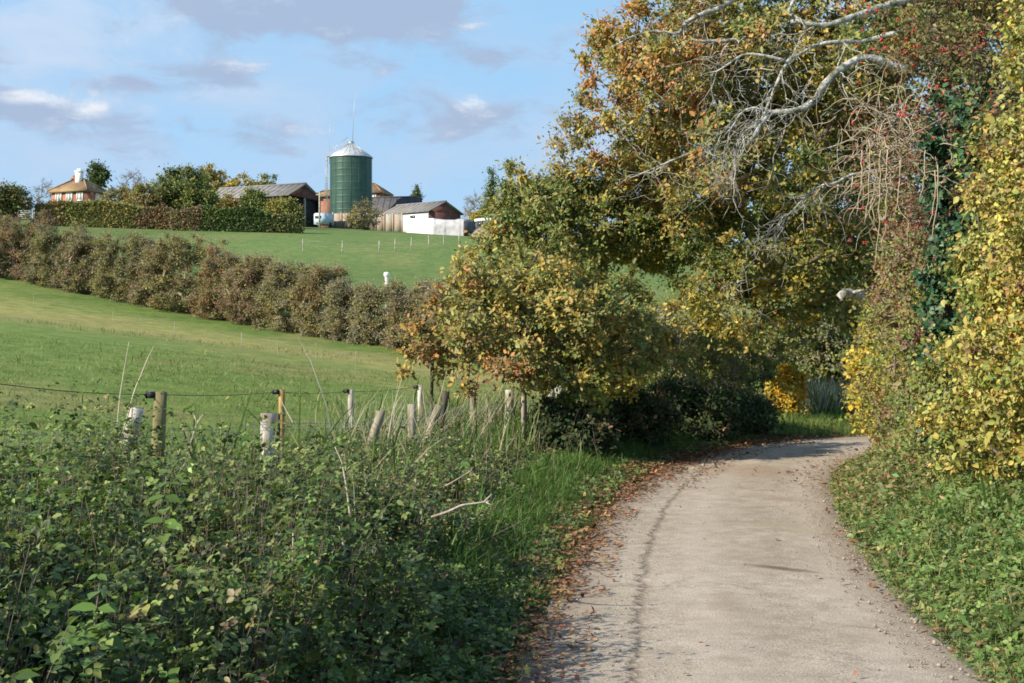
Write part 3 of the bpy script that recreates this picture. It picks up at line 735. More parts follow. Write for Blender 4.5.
hip_house('brick_house', 'red brick house with hipped brown roof and white chimney behind the far hedge', bh, 5.5, 4.2, er, rr_, math.radians(-20),
          [(-1.6, er-.85, .85, 1.05, 0), (.1, er-.85, .85, 1.05, 0), (1.75, er-.85, .85, 1.05, 0), (.2, er-.85, .8, 1.0, 1)], [(.3, -.35, .8, 1.35, 'render_white'), (-1.1, .5, .6, .6, 'brick')], rl=.28)
# a small brick building and a brown-roofed house half hidden by the silo
d = 235; bq = gp((327-512)/F*d, d); e = CAMZ+(HY-196.5)/F*d-bq[2]
hip_house('brick_outbuilding', 'small orange brick building between the long barn and the silo', bq, 3.2, 3.4, e, e+.95, math.radians(-12), [], [], rl=.3, )
d = 238; bq = gp((370-512)/F*d, d); e = CAMZ+(HY-194)/F*d-bq[2]
hip_house('brown_roofed_house', 'brown hip-roofed house half hidden behind the right side of the silo', bq, 5.4, 5.0, e, e+1.7, math.radians(-15), [(1.6, e-.8, .8, .9, 0)], [(-.6, 0, .6, .7, 'brick')], rl=.3)

# concrete yard wall in front of the silo
def yard_wall():
    p0 = W(333, 0, 201); p1 = W(402, 0, 196)
    b = gp((p0[0]+p1[0])/2, (p0[1]+p1[1])/2); t = thing('yard_wall', 'pale concrete block yard wall standing below the green silo', 'wall', b)
    dx = p1-p0; rz = math.atan2(dx[1], dx[0]); L = math.hypot(dx[0], dx[1])
    npan = 8
    mb = MB()
    for k in range(npan):
        c = p0+dx*(k+.5)/npan; zt = CAMZ+(HY-213.5-1.2*k/npan)/F*c[1]+(.05 if k % 3 == 1 else 0); z0 = g1(c[0], c[1])-.3
        mb.box((c[0], c[1], (zt+z0)/2), (L/npan-.03, .18, zt-z0), rz)
    mb.build('panel', M['concrete'], t)
    for k in range(npan+1):
        c = p0+dx*k/npan; zt = CAMZ+(HY-212.5-1.2*k/npan)/F*c[1]; z0 = g1(c[0], c[1])-.3
        mb = MB(); mb.box((c[0], c[1]-.14, (zt+z0)/2), (.2, .16, zt-z0), rz); mb.build('post', M['concrete'], t)
yard_wall()
# pale blue livestock trailer
def trailer():
    c = hit(324, 229); c = gp((324-512)/F*192, 192); t = thing('livestock_trailer', 'pale blue livestock trailer parked at the barn end beside the concrete wall', 'trailer', c)
    rz = math.radians(-20)
    def X(v): return rot2(np.asarray(v, float), rz)+c
    mb = MB(); mb.box(X([[0, 0, 1.1]])[0], (1.7, 2.6, 1.4), rz); mb.box(X([[0, 0, 1.85]])[0], (1.5, 2.4, .12), rz); mb.build('body', M['pale_blue'], t)
    mb = MB(); mb.box(X([[-.2, -1.32, 1.35]])[0], (.9, .06, .35), rz); mb.build('vent', M['glass'], t)
    for sx in (-.92, .92):
        mb = MB(); mb.poly_tube(X([(sx-.1, .2, .35), (sx+.1, .2, .35)]), .34, 16); w_ = mb.build('wheel', M['black_plastic'], t)
    mb = MB(); mb.poly_tube(X([(0, -1.3, .5), (0, -2.2, .48)]), .06, 6); mb.build('drawbar', M['steel_and_shade'], t)
trailer()
def pole():
    c = gp((319.5-512)/F*190, 190); zt = CAMZ+(HY-191)/F*190
    mb = MB(); mb.poly_tube([c-A(0, 0, .3), A(c[0], c[1], zt)], [.12, .09], 8); mb.box((c[0], c[1], zt-.5), (1.0, .1, .1))
    o = mb.build('utility_pole', M['wood_pale'], origin=c); tag(o, 'thin pale utility pole at the open end of the long barn', 'pole')
pole()
def white_stack(px0, px1, pt, d0, d1, name, label, mat, folds):
    p0 = W(px0, 0, d0); p1 = W(px1, 0, d1); n = 28
    dx = p1-p0; ln = math.hypot(dx[0], dx[1]); ux = dx/ln; nx_ = A(-ux[1], ux[0], 0)
    base = gp((p0[0]+p1[0])/2, (p0[1]+p1[1])/2)
    V = []; Fs = []
    g = np.random.default_rng(int(px0))
    prof = [(0, -.4), (0, .5), (0, .97), (.12, 1.0), (1.9, 1.0), (2.0, .95), (2.0, -.4)]
    for i in range(n+1):
        f = i/n; p = p0+dx*f; z0 = g1(p[0], p[1]); zt = CAMZ+(HY-pt)/F*p[1]; wob = folds*(vnoise(np.array([f*14]), np.array([px0]))[0]-.5)
        for (a, h) in prof:
            q = p+nx_*(a+wob*(1.2-abs(h)) if a < .5 else a); z = z0-.3 if h < 0 else z0+(zt-z0)*h+folds*.35*(vnoise(np.array([f*6]), np.array([px0+9]))[0]-.5)*(h > .9)
            V.append((q[0], q[1], z))
    k = len(prof)
    for i in range(n):
        for j in range(k-1): Fs.append((i*k+j, (i+1)*k+j, (i+1)*k+j+1, i*k+j+1))
    Fs.append(tuple(range(k))); Fs.append(tuple(n*k+j for j in range(k))[::-1])
    mb = MB(); mb.add(V, Fs); 
    t = thing(name, label, 'stack', base)
    mb.build('sheet', mat, t)
    mb = MB(); c = p1+nx_*1.0; zt = CAMZ+(HY-pt)/F*p1[1]; z0 = g1(p1[0], p1[1])
    return t, p1, nx_, ux
white_stack(406, 433.3, 218.2, 190, 187, 'sheeted_stack', 'smooth bright white sheeted stack standing in front of the low barn', M['sheet_white'], .03)
ts, p1, nx_, ux = white_stack(433.6, 463.5, 219.5, 186.8, 184, 'sheeted_stack', 'creased white sheeted stack with its shaded end coloured dark, right of the smooth one', M['sheet_dull'], .55)
mb = MB(); zt = CAMZ+(HY-220.5)/F*184; z0 = g1(p1[0], p1[1])
c = p1+nx_*1.0+ux*.12; mb.box((c[0], c[1], (zt+z0)/2-.1), (.12, 2.1, zt-z0+.1), math.atan2(ux[1], ux[0])); mb.build('shaded_end', M['steel_and_shade'], ts)  # dark slab stands in for the shade on the stack's right side
def caravan():
    d = 192; c = gp((490-512)/F*d, d); t = thing('caravan', 'white-roofed caravan with dark windows behind the soil heap', 'caravan', c); rz = math.radians(-12)
    zt = CAMZ+(HY-218)/F*d-c[2]
    def X(v): return rot2(np.asarray(v, float), rz)+c
    mb = MB(); mb.box(X([[0, 0, .5+(zt-.9)/2]])[0], (3.6, 2.0, zt-.9), rz); mb.build('body', M['steel_and_shade'], t)
    V = []; Fs = []
    for i, xx in enumerate(np.linspace(-1.9, 1.9, 9)):
        e_ = .12*(abs(xx)/1.9)**3
        for y, z in ((-1.08, zt-.42-e_), (-1.04, zt-.14-e_), (-.7, zt-.02-e_), (.7, zt-.02-e_), (1.04, zt-.14-e_), (1.08, zt-.42-e_)): V.append((xx, y, z))
    for i in range(8):
        for j in range(5): Fs.append((i*6+j, (i+1)*6+j, (i+1)*6+j+1, i*6+j+1))
    Fs += [tuple(range(6)), tuple(48+j for j in range(6))[::-1]]
    mb = MB(); mb.add(X(V), Fs); mb.build('roof', M['sheet_white'], t)
    for xx in (-1.1, .1, 1.2):
        mb = MB(); mb.box(X([[xx, -1.02, zt-.85]])[0], (.8, .06, .5), rz); mb.build('window', M['glass'], t)
    for sy in (-.95, .95):
        mb = MB(); mb.poly_tube(X([(0, sy-.1, .33), (0, sy+.1, .33)]), .33, 14); mb.build('wheel', M['black_plastic'], t)
caravan()
def heap():
    c = hit(487, 236); c = gp((487-512)/F*180, 180)
    V = []; Fs = []; nr, nsg = 10, 28
    for i in range(nr+1):
        for k in range(nsg):
            a = 2*math.pi*k/nsg; r = (i/nr); rx, ry = 2.4*r, 1.6*r
            z = 1.35*(1-r*r)**1.0*(.8+.4*vnoise(np.array([math.cos(a)*2*r+5]), np.array([math.sin(a)*2*r]))[0])-.15*r
            V.append((c[0]+rx*math.cos(a), c[1]+ry*math.sin(a), g1(c[0]+rx*math.cos(a), c[1]+ry*math.sin(a))+z-.05))
    for i in range(nr):
        for k in range(nsg): Fs.append((i*nsg+k, (i+1)*nsg+k, (i+1)*nsg+(k+1) % nsg, i*nsg+(k+1) % nsg))
    mb = MB(); mb.add(V, Fs); o = mb.build('soil_heap', M['soil'], origin=c, smooth=True); tag(o, 'brown soil heap in front of the caravan at the right end of the yard', 'heap')
heap()
# thin fence across the upper field
def field_fences():
    pts = [hit(px, py, 120, 200) for px, py in ((303, 257), (342, 255.5), (379, 253.5), (395, 251.5), (411, 249.5), (429, 247.5), (444, 245.5), (459, 245))]
    t = thing('post_fence', 'thin pale post fence crossing the upper field below the yard', 'fence', pts[0])
    for i, p in enumerate(pts):
        mb = MB(); h = 1.0+.15*random.random(); mb.poly_tube([p-A(0, 0, .3), p+A(random.uniform(-.05, .05), 0, h)], [.05, .045], 6); mb.build('post', M['wood_pale'], t)
    mb = MB()
    for h in (.5, .9): mb.poly_tube([p+A(0, 0, h) for p in pts], .008, 4)
    mb.build('wire', M['wire'], t)
    pts = [hit(px, py+8.5, 20, 90) for px, py in ((33, 300), (56, 305), (113, 317), (141, 323), (175, 331), (207, 340), (241, 344), (278, 351), (316, 356), (355, 367))]
    t = thing('tape_fence', 'row of thin white stakes across the lower field in front of the hedge', 'fence', pts[0])
    for i, p in enumerate(pts):
        mb = MB(); mb.poly_tube([p-A(0, 0, .2), p+A(random.uniform(-.05, .05), 0, .62)], [.0065, .005], 5); mb.build('stake', M['wood_pale'], t)
    mb = MB(); mb.poly_tube([p+A(0, 0, .5) for p in pts], .003, 3); mb.build('tape', M['wire'], t)
    c = hit(387, 281, 85, 130)
    c = gp((387-512)/F*80, 80); zt = CAMZ+(HY-272)/F*80
    mb = MB(); mb.poly_tube([c-A(0, 0, .3), A(c[0], c[1], zt-.32), A(c[0], c[1], zt-.26), A(c[0]-.01, c[1], zt-.22), A(c[0]-.02, c[1], zt-.08), A(c[0]-.02, c[1], zt-.02), A(c[0]-.02, c[1], zt)], [.11, .12, .13, .17, .17, .13, .04], 12)
    o = mb.build('marker_post', M['render_white'], origin=c, smooth=True); tag(o, 'white round-topped marker post showing above the middle hedge', 'marker post')
    # gate at the far left
    c = hit(22, 221, 120, 200); t = thing('field_gate', 'pale five-bar field gate at the far left end of the far hedge', 'gate', c)
    mb = MB()
    for k in range(5): mb.box(c+A(0, 0, .3+.22*k), (2.4, .05, .08))
    mb.poly_tube([c+A(-1.2, 0, .25), c+A(1.2, 0, 1.2)], .035, 4)
    mb.build('bars', M['white_stake'], t)
    for sx in (-1.3, 1.3): mb = MB(); mb.poly_tube([c+A(sx, 0, -.3), c+A(sx, 0, 1.45)], .09, 8); mb.build('post', M['wood_pale'], t)
field_fences()

# ------------------------------------------------------------------ far and middle vegetation
OLB = (.235, .215, .085); MAR = (.25, .15, .11)
def far_plant(name, label, cat, px, d, ytop, wpx, pal, n=110, per=100, leaf=.25, group=None, seed=1, ybot=None, deep=None, trunk_h=None, lob=5, crad=.85, up=.5, bark='bark', shell=.5, tall=False, per_=None):
    g = np.random.default_rng(seed*13+5)
    b = gp((px-512)/F*d, d); b[2] -= .05
    top = CAMZ+(HY-ytop)/F*d; bot = b[2]+.3 if ybot is None else CAMZ+(HY-ybot)/F*d
    top += .10*(top-bot); hw = wpx/2/F*d*1.12; hh = (top-bot)/2; dp = deep or hw*.8
    lobes = [(A(b[0], b[1], bot+hh), A(hw*.85, dp*.9, hh*1.02))]
    for k in range(lob):
        q = g.uniform(-1, 1); c = A(b[0]+hw*.65*q, b[1]+dp*g.uniform(-.7, .4), bot+hh*g.uniform(.5, 1.35)*(1-.35*abs(q)))
        lobes.append((c, A(hw*.5, dp*.55, hh*.55)*g.uniform(.8, 1.2)))
    if tall:
        lobes = [(A(b[0], b[1], bot+hh*2*f), A(hw*(1-f*.92), hw*(1-f*.92), hh*.28)) for f in np.linspace(.05, .95, 8)]
    tr = [b, b+A(0, 0, max(.3, (bot-b[2])*.7)), A(b[0], b[1], bot+hh*.6)]
    return plant(name, label, cat, b, lobes, pal, nclump=int(n*1.8), per=per, crad=crad, leaf=leaf, trunk=tr, group=group, seed=seed, rtip=.025, rmax=.3, shell=.62, up=up, twigs=0, bark=bark, mat='leaf_matte', cj=.03)
def bare_tree(name, label, px, d, ytop, wpx, seed, col_pal, n=260, group=None, leafn=5, ybot=None):
    b = gp((px-512)/F*d, d); top = CAMZ+(HY-ytop)/F*d; hw = wpx/2/F*d; h = top-b[2]
    lobes = [(A(b[0], b[1], b[2]+h*.62), A(hw, hw*.8, h*.38))]
    return plant(name, label, 'tree', b, lobes, col_pal, nclump=n, per=leafn, crad=.5, leaf=.10, trunk=[b, b+A(0, 0, h*.2), b+A(0, 0, h*.5)], seed=seed, rtip=.011, rmax=.22, twigs=6, bark='twig', mat='leaf_matte', group=group, shell=.4)
GF = 'trees and bushes behind the far hedge'
far_plant('pine_tree', 'dark green pine standing behind the brick house chimney', 'tree', 97, 205, 164, 19, [(DG, 3), (GR, 1)], n=50, per=50, seed=2, ybot=186, group=GF, lob=4, leaf=.3)
bare_tree('bare_tree', 'bare grey tree beside the brick house, right of the pine', 131, 200, 169, 30, 3, [(GY, 1), (BR, 1)], group=GF)
bare_tree('bare_tree', 'small pale bare tree left of the brick house', 44, 195, 181, 26, 4, [(GY, 1)], n=180, group=GF)
bare_tree('bare_tree', 'bare tree with a few brown leaves behind the big dark bush', 171, 205, 172, 34, 5, [(BR, 1), (OL, 1)], group=GF)
far_plant('dark_bush', 'dark olive bush at the far left edge of the far hedge', 'bush', 2, 150, 186, 34, [(OL, 2), (DG, 2), (RU, 1)], seed=6, group=GF, n=70)
far_plant('dark_bush', 'grey green bush between the gate and the dark bush at the far left', 'bush', 20, 175, 191, 22, [(GY, 2), (DG, 2)], seed=7, group=GF, n=50)
far_plant('round_tree', 'big dark green rounded tree rising behind the far hedge left of the long barn', 'tree', 183, 168, 173, 70, [(OL, 3), (DG, 4), (GR, 3), (GO, .5)], n=190, seed=8, group=GF, lob=7)
far_plant('round_tree', 'golden brown round-headed tree behind the left end of the long barn', 'tree', 212, 240, 167, 34, [(GO, 3), (OL, 3), (BR, 2)], n=110, seed=9, group=GF, leaf=.34)
far_plant('golden_tree', 'low golden tree with flat top behind the barn roof', 'tree', 240, 238, 179, 38, [(GO, 4), (YE, 1), (OL, 2)], n=80, seed=10, group=GF, leaf=.34)
far_plant('golden_tree', 'golden green tree behind the middle of the barn roof', 'tree', 267, 236, 178.5, 34, [(GO, 2), (OL, 4), (GR, 1)], n=80, seed=11, group=GF, leaf=.34)
far_plant('green_bush', 'green bush in front of the long barn wall', 'bush', 254, 178, 193, 26, [(GR, 4), (OL, 2), (DG, 1)], n=90, seed=12, group=GF)
far_plant('green_bush', 'yellowish bush in front of the open end of the long barn', 'bush', 283, 176, 201, 32, [(OL, 4), (GO, 2), (GR, 2)], n=90, seed=13, group=GF)
far_plant('green_bush', 'brown and olive bush between the round tree and the green bush', 'bush', 228, 176, 199, 22, [(BR, 2), (OL, 3), (GO, 1)], n=60, seed=14, group=GF)
far_plant('scrub_bush', 'olive scrub standing behind the far hedge right of the brick house', 'bush', 118, 166, 192, 44, [(OLB, 4), (GO, 1), (GY, 1)], n=90, seed=22, group=GF)
far_plant('scrub_bush', 'brownish scrub behind the far hedge between the house and the round tree', 'bush', 146, 164, 189, 40, [(OLB, 3), (BR, 1.5), (OL, 2)], n=90, seed=23, group=GF)
far_plant('yard_shrub', 'half-bare olive shrub in front of the concrete yard wall', 'shrub', 366, 190, 201, 34, [(OL, 3), (GY, 3), (BR, 2)], n=80, per=24, leaf=.2, seed=15, ybot=229)
far_plant('conifer', 'small dark conifer standing above the low barn roof', 'tree', 416, 225, 188, 11, [(DG, 3), (GR, 1)], n=26, per=36, leaf=.26, seed=16, ybot=206, lob=3, crad=.5)
far_plant('conifer', 'pointed green conifer right of the caravan', 'tree', 491, 205, 176, 20, [(GR, 3), (DG, 2)], n=70, seed=17, tall=True)
bare_tree('bare_tree', 'grey bare tree right of the low barn gable', 475, 212, 194, 26, 18, [(GY, 1), (YE, 1)], leafn=10)
far_plant('conifer', 'dark pointed tree behind the young oak leaves right of the farm', 'tree', 510, 210, 170, 26, [(DG, 3), (OL, 2)], n=80, seed=19, tall=True)
far_plant('yellow_bush', 'yellow green bush at the right end of the low barn', 'bush', 480, 206, 210, 18, [(YE, 2), (OL, 2)], n=40, seed=20)

# far hedge: one clipped run, brown to dark green
def clipped_hedge(name, label, px0, px1, d, yb, yt0, yt1, pals, n, per, leaf, seed, thick=1.4):
    g = np.random.default_rng(seed)
    x0 = (px0-512)/F*d; x1 = (px1-512)/F*d
    t = thing(name, label, 'hedge', gp((x0+x1)/2, d))
    nn = n*per; f = g.random(nn); x = x0+(x1-x0)*f; y = d+thick*g.uniform(-.5, .5, nn)+.25*(fbm(x*.5, x*0, seed=seed)-.5)
    z0 = gz(x, y); zt = CAMZ+(HY-(yt0+(yt1-yt0)*f))/F*d+1.3*(fbm(x*.40, x*0+3, seed=seed+1)-.42)+.4*(fbm(x*2.2, y*2.2, seed=seed+2)-.5)
    h = g.random(nn)**.8; z = z0+(zt-z0)*h
    front = g.random(nn) < .6; y = np.where(front, d-thick*.5+.35*g.random(nn)*(1+.5*h)+.25*(fbm(x*.8, z*.8, seed=seed+3)-.5), y)
    cc = np.zeros((nn, 3)); k = np.clip(((f+.16*(fbm(x*.3, z*.3, seed=seed+5)-.5))*len(pals)).astype(int), 0, len(pals)-1)
    for i in range(len(pals)):
        q = k == i; cc[q] = pick(pals[i], q.sum(), g)
    pos = np.column_stack([x, y, z])
    scatter('foliage', T_simple(), pos, leaf*np.exp(g.normal(0, .25, nn)), runit(nn, g), unit(A(0, -.5, .5)+runit(nn, g)*.8), jitter(cc, g, .25), M['leaf_matte'], t)
    m_ = 260; xs = x0+(x1-x0)*g.random(m_); ys = d+thick*.4*g.uniform(-1, 1, m_); zs = gz(xs, ys)
    P0 = np.column_stack([xs, ys, zs-.1]); P1 = P0+np.column_stack([g.normal(0, .25, m_), g.normal(0, .2, m_), g.uniform(1.2, 2.2, m_)])
    V, f_, s_ = tubes_np(P0, P1, np.full(m_, .03), np.full(m_, .012), 4); mesh_np('stems', V, f_, s_, M['twig'], t)
clipped_hedge('clipped_hedge', 'long clipped hedge below the brick house, brown-green at its left', 37, 172, 152, 228, 203, 208, [[(BR, 2), (OLB, 2)], [(OLB, 3), (GR, 2), (GO, 1)], [(OLB, 3), (GO, 1), (GR, 1)], [(MAR, 2), (BR, 2), (OLB, 2)]], 420, 60, .24, 31)
clipped_hedge('clipped_hedge', 'dark green clipped hedge in front of the long barn', 172, 303, 150, 231, 207, 214, [[(MAR, 2), (OLB, 3)], [(GR, 3), (DG, 3)], [(DG, 4), (GR, 1)], [(DG, 3), (OLB, 2)]], 400, 60, .24, 32)

# hedgerow between the two fields: separate grown-out shrubs
HP = [(OLB, 3), (OL, 1.6), (GY, 2), (BR, 1)]
def hx(px):   # distance of the hedge line along a picture column
    ds = np.linspace(40, 95, 300); xs = (px-512)/F*ds; yh = np.interp(xs, HEDGE[:, 0], HEDGE[:, 1]); return float(ds[np.argmin(np.abs(yh-ds))])
GH = 'grown-out shrubs of the hedgerow between the two fields'
shr = [(-12, 215, 62, [(OLB, 2), (BR, 2), (DG, 1)], 'olive brown shrub at the left end of the hedgerow, cut by the picture edge'),
       (22, 221, 54, [(MAR, 2.5), (BR, 2), (OLB, 2)], 'maroon and brown shrub second from the left end of the hedgerow'),
       (60, 233, 44, [(OLB, 3), (LG, 1), (GY, 2)], 'pale olive arching shrub with a low top, third from the left in the hedgerow'),
       (88, 236, 44, [(MAR, 2), (GY, 2), (OLB, 2)], 'dull purple-brown shrub left of the darker olive one in the hedgerow'),
       (124, 236, 46, [(OLB, 3), (OL, 2), (GY, 1)], 'dark olive square-topped shrub in the left half of the hedgerow'),
       (155, 243, 38, [(GY, 3), (BR, 2)], 'low grey twiggy shrub in the dip beside the tallest shrub'),
       (188, 231, 62, [(OLB, 3), (OL, 2), (BR, 1)], 'tallest olive shrub of the hedgerow with a broad domed top'),
       (222, 250, 42, [(BR, 2), (RU, 1.2), (OLB, 2)], 'shrub with rusty red top just right of the tallest shrub'),
       (255, 254, 46, [(MAR, 3), (BR, 1.5), (OLB, 1.5)], 'reddish shrub with a level top in the middle of the hedgerow'),
       (290, 264, 44, [(OLB, 2), (GY, 2), (GO, .6)], 'grey-olive shrub with a yellow touch right of the reddish one'),
       (322, 270, 44, [(OLB, 3), (BR, 2)], 'rounded brown-olive shrub under the silo in the hedgerow'),
       (352, 284, 42, [(GY, 4), (OLB, 1)], 'grey twiggy low shrub left of the white marker post'),
       (384, 286, 44, [(OLB, 2), (GY, 3)], 'olive-grey shrub directly below the white marker post'),
       (418, 288, 44, [(GY, 4), (BR, 2)], 'nearly bare grey shrub just left of the orange sapling'),
       (452, 284, 44, [(GY, 3), (BR, 2), (OLB, 1)], 'brown-grey shrub half behind the orange sapling'),
       (490, 300, 50, [(GY, 2), (OLB, 2)], 'grey shrub behind the young oak at the right end of the hedgerow'),
       (540, 315, 60, [(GY, 2), (OLB, 2), (BR, 1)], 'last hedgerow shrub, hidden mostly by the young oak'),
       (610, 318, 70, [(GY, 3), (OLB, 2), (MAR, 1)], 'purple-grey shrub seen through the gap below the tall oak')]
for i, (px, yt, wpx, pal, lab) in enumerate(shr):
    d = hx(px); b = gp((px-512)/F*d, d); g = np.random.default_rng(100+i); pal = [(c_, w_*1.3) for c_, w_ in pal]+HP
    yt = yt*1.1-.1*np.interp(px, [0, 60, 188, 255, 352, 420, 490, 610], [217, 229, 236, 254, 279, 288, 300, 318])-2
    top = CAMZ+(HY-yt)/F*d; h = (top-b[2])*1.08; hw = wpx/2/F*d*1.32
    lobes = [(A(b[0], b[1], b[2]+h*.42), A(hw, 1.2, h*.45)), (A(b[0], b[1]-.3, b[2]+h*.2), A(hw*1.05, 1.2, h*.26))]
    for k in range(4):
        q = g.uniform(-.75, .75); lobes.append((A(b[0]+hw*q, b[1]+g.uniform(-.5, .4), b[2]+h*g.uniform(.62, .84)), A(hw*.36, .8, h*.18)))
    plant('hedge_shrub', lab, 'shrub', b, lobes, pal, nclump=250, per=150, crad=.38, leaf=.078, seed=200+i, group=GH, rtip=.010, rmax=.10, twigs=5, bark='twig_pale', mat='leaf_matte', shell=.45, trunk=[b-A(0, 0, .1), b+A(0, 0, .4)])

# ------------------------------------------------------------------ trees left of the lane
def post_base(px, d): return gp((px-512)/F*d, d)
def tr(*pts): return [W(*p) for p in pts]
# orange sapling
b = post_base(431, 22)
plant('oak_sapling', 'slim oak sapling with orange-brown leaves at the left end of the trees', 'tree', b,
      [lobe_px(432, 330, 22, 26, 34, .45), lobe_px(452, 300, 22, 26, 20, .4), lobe_px(418, 345, 22, 16, 22, .35), lobe_px(455, 345, 22.3, 24, 25, .4), lobe_px(405, 372, 21.8, 9, 6, .15), lobe_px(440, 372, 22, 10, 6, .2)],
      [(OR, 2), (GO, 3), (BR, 2), (OL, 2)], nclump=70, per=26, crad=.16, leaf=.075, tpl=T_oak(), trunk=[b, W(432, 370, 22), W(434, 330, 22), W(440, 295, 22)], seed=41, rtip=.004, rmax=.028, twigs=2, lv=.3)
# young oak, broad and low
b = post_base(524, 20.2)
plant('young_oak', 'broad low young oak with mixed orange and yellow-green leaves behind the leaning posts', 'tree', b,
      [lobe_px(482, 322, 20.2, 38, 36, .8), lobe_px(530, 295, 20.7, 50, 40, 1.0), lobe_px(575, 320, 20.7, 50, 46, 1.1), lobe_px(505, 356, 20.0, 42, 22, .7), lobe_px(560, 366, 20.3, 46, 22, .7), lobe_px(625, 340, 21.5, 40, 40, 1.0), lobe_px(612, 378, 20.9, 34, 20, .7), lobe_px(660, 330, 22.7, 30, 30, .8), lobe_px(460, 292, 20.2, 20, 14, .4), lobe_px(475, 268, 20.2, 22, 16, .4), lobe_px(585, 398, 20.5, 22, 12, .5), lobe_px(478, 386, 19.7, 20, 7, .3), lobe_px(545, 285, 23.6, 58, 42, .9), lobe_px(600, 305, 24.6, 52, 40, .9)],
      [(OR, 2), (GO, 4), (YE, 1.5), (OL, 4), (BR, 1.5)], nclump=560, per=84, crad=.215, leaf=.062, tpl=T_oak(), trunk=[b, W(523, 370, 20.2), W(524, 330, 20.3), W(530, 290, 20.5)], seed=42, rtip=.004, rmax=.05, twigs=2, lv=.3,
      mixlobes=[[(OR, .8), (GO, 4), (BR, 1), (OL, 4), (GR, 1)], [(GO, 3), (OL, 5), (YE, 1), (GR, 2)], [(GO, 2.5), (OL, 4), (YE, .6), (GR, 1.5)], [(OR, .8), (GO, 3), (BR, 1.5), (OL, 4)], [(GO, 2.5), (YE, .8), (OL, 4), (GR, 2)], [(OL, 4), (GO, 2), (GR, 1), (YE, 1)], [(YE, 3), (LG, 2), (OL, 2)], [(GO, 3), (OL, 4), (GY, 1)], [(OR, 2), (GO, 3), (OL, 2)], [(OR, 1.5), (GO, 3), (OL, 3)], [(YE, 4), (LG, 3), (OL, 1)], [(GO, 3), (BR, 2), (OL, 2)], [(OL, 4), (GR, 3), (GO, 2)], [(OL, 4), (GR, 3), (GO, 2)]])
# taller field oak behind
b = post_base(560, 29)
plant('field_oak', 'tall green and gold oak with a spiky open top left of the sky gap', 'tree', b,
      [lobe_px(520, 215, 29, 34, 46, 1.2), lobe_px(555, 235, 29, 55, 60, 1.5), lobe_px(605, 225, 29.5, 62, 60, 1.6), lobe_px(500, 262, 28.5, 32, 38, 1.1), lobe_px(575, 160, 29, 22, 46, .7), lobe_px(562, 190, 29, 30, 36, .9), lobe_px(640, 200, 30, 50, 60, 1.4), lobe_px(660, 245, 30, 40, 36, 1.2), lobe_px(590, 105, 29, 11, 26, .4), lobe_px(528, 175, 29, 12, 18, .5), lobe_px(660, 120, 30, 44, 70, 1.5)],
      [(OL, 4), (GR, 2)], nclump=720, per=105, crad=.29, leaf=.072, tpl=T_oak(), trunk=[b, W(560, 330, 29), W(575, 250, 29), W(600, 180, 29.3)], seed=43, rtip=.0045, rmax=.11, twigs=2, bark='bark_pale', lv=.3,
      mixlobes=[[(OL, 4), (GR, 3), (GO, 1.2)], [(OL, 4), (GR, 5), (GO, 1)], [(OL, 4), (GR, 4), (GO, 1.6), (YE, .6)], [(GO, 2), (OL, 4), (OR, .6), (GR, 1)], [(OL, 3), (GO, 2), (BR, 1)], [(OL, 4), (GO, 1.5), (GR, 2)], [(OL, 4), (GO, 1.5), (YE, .8), (GR, 2)], [(GR, 3), (OL, 3)], [(OL, 2), (BR, 2), (GO, 1)], [(OL, 3), (GO, 2)], [(OL, 3), (GO, 3), (OR, 1)]],
      thin=lambda C: ~((np.abs((C[:, 0]*F/C[:, 1]+512)-636) < 32) & (np.abs((CAMZ-C[:, 2])*F/C[:, 1]+HY-286) < 17)))
# scrub left of the bend
b = post_base(700, 33)
plant('willow_scrub', 'grey-green willow scrub above the dark brambles left of the bend', 'shrub', b,
      [lobe_px(660, 375, 31, 36, 34, 1.2), lobe_px(700, 360, 33, 48, 44, 1.5), lobe_px(740, 375, 34, 40, 36, 1.4), lobe_px(690, 320, 34, 40, 34, 1.4), lobe_px(770, 345, 36, 36, 30, 1.2)],
      [(GY, 3), (OL, 3), (GR, 2), (LG, 1.2)], nclump=380, per=70, crad=.28, leaf=.075, seed=44, rtip=.005, rmax=.06, twigs=3, bark='twig', mat='leaf_matte')
# dark bramble bushes along the lane under the trees
GB = 'bramble bushes in shade along the left of the lane'
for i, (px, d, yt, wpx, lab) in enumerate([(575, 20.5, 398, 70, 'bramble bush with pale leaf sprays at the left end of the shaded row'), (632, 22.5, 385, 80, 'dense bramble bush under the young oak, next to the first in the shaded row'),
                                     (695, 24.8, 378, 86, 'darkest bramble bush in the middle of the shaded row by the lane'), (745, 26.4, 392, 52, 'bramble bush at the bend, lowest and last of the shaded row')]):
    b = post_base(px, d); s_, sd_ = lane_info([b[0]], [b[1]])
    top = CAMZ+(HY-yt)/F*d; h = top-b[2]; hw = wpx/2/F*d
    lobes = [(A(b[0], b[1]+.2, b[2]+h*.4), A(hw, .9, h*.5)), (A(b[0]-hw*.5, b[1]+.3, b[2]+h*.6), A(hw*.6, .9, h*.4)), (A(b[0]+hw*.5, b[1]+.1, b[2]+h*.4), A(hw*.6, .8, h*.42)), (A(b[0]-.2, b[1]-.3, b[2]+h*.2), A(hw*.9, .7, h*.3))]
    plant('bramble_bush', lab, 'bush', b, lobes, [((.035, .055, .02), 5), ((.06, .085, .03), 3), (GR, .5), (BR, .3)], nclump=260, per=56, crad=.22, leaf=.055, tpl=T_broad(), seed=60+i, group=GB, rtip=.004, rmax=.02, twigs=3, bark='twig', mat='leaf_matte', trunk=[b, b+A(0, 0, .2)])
b = post_base(790, 29.3)
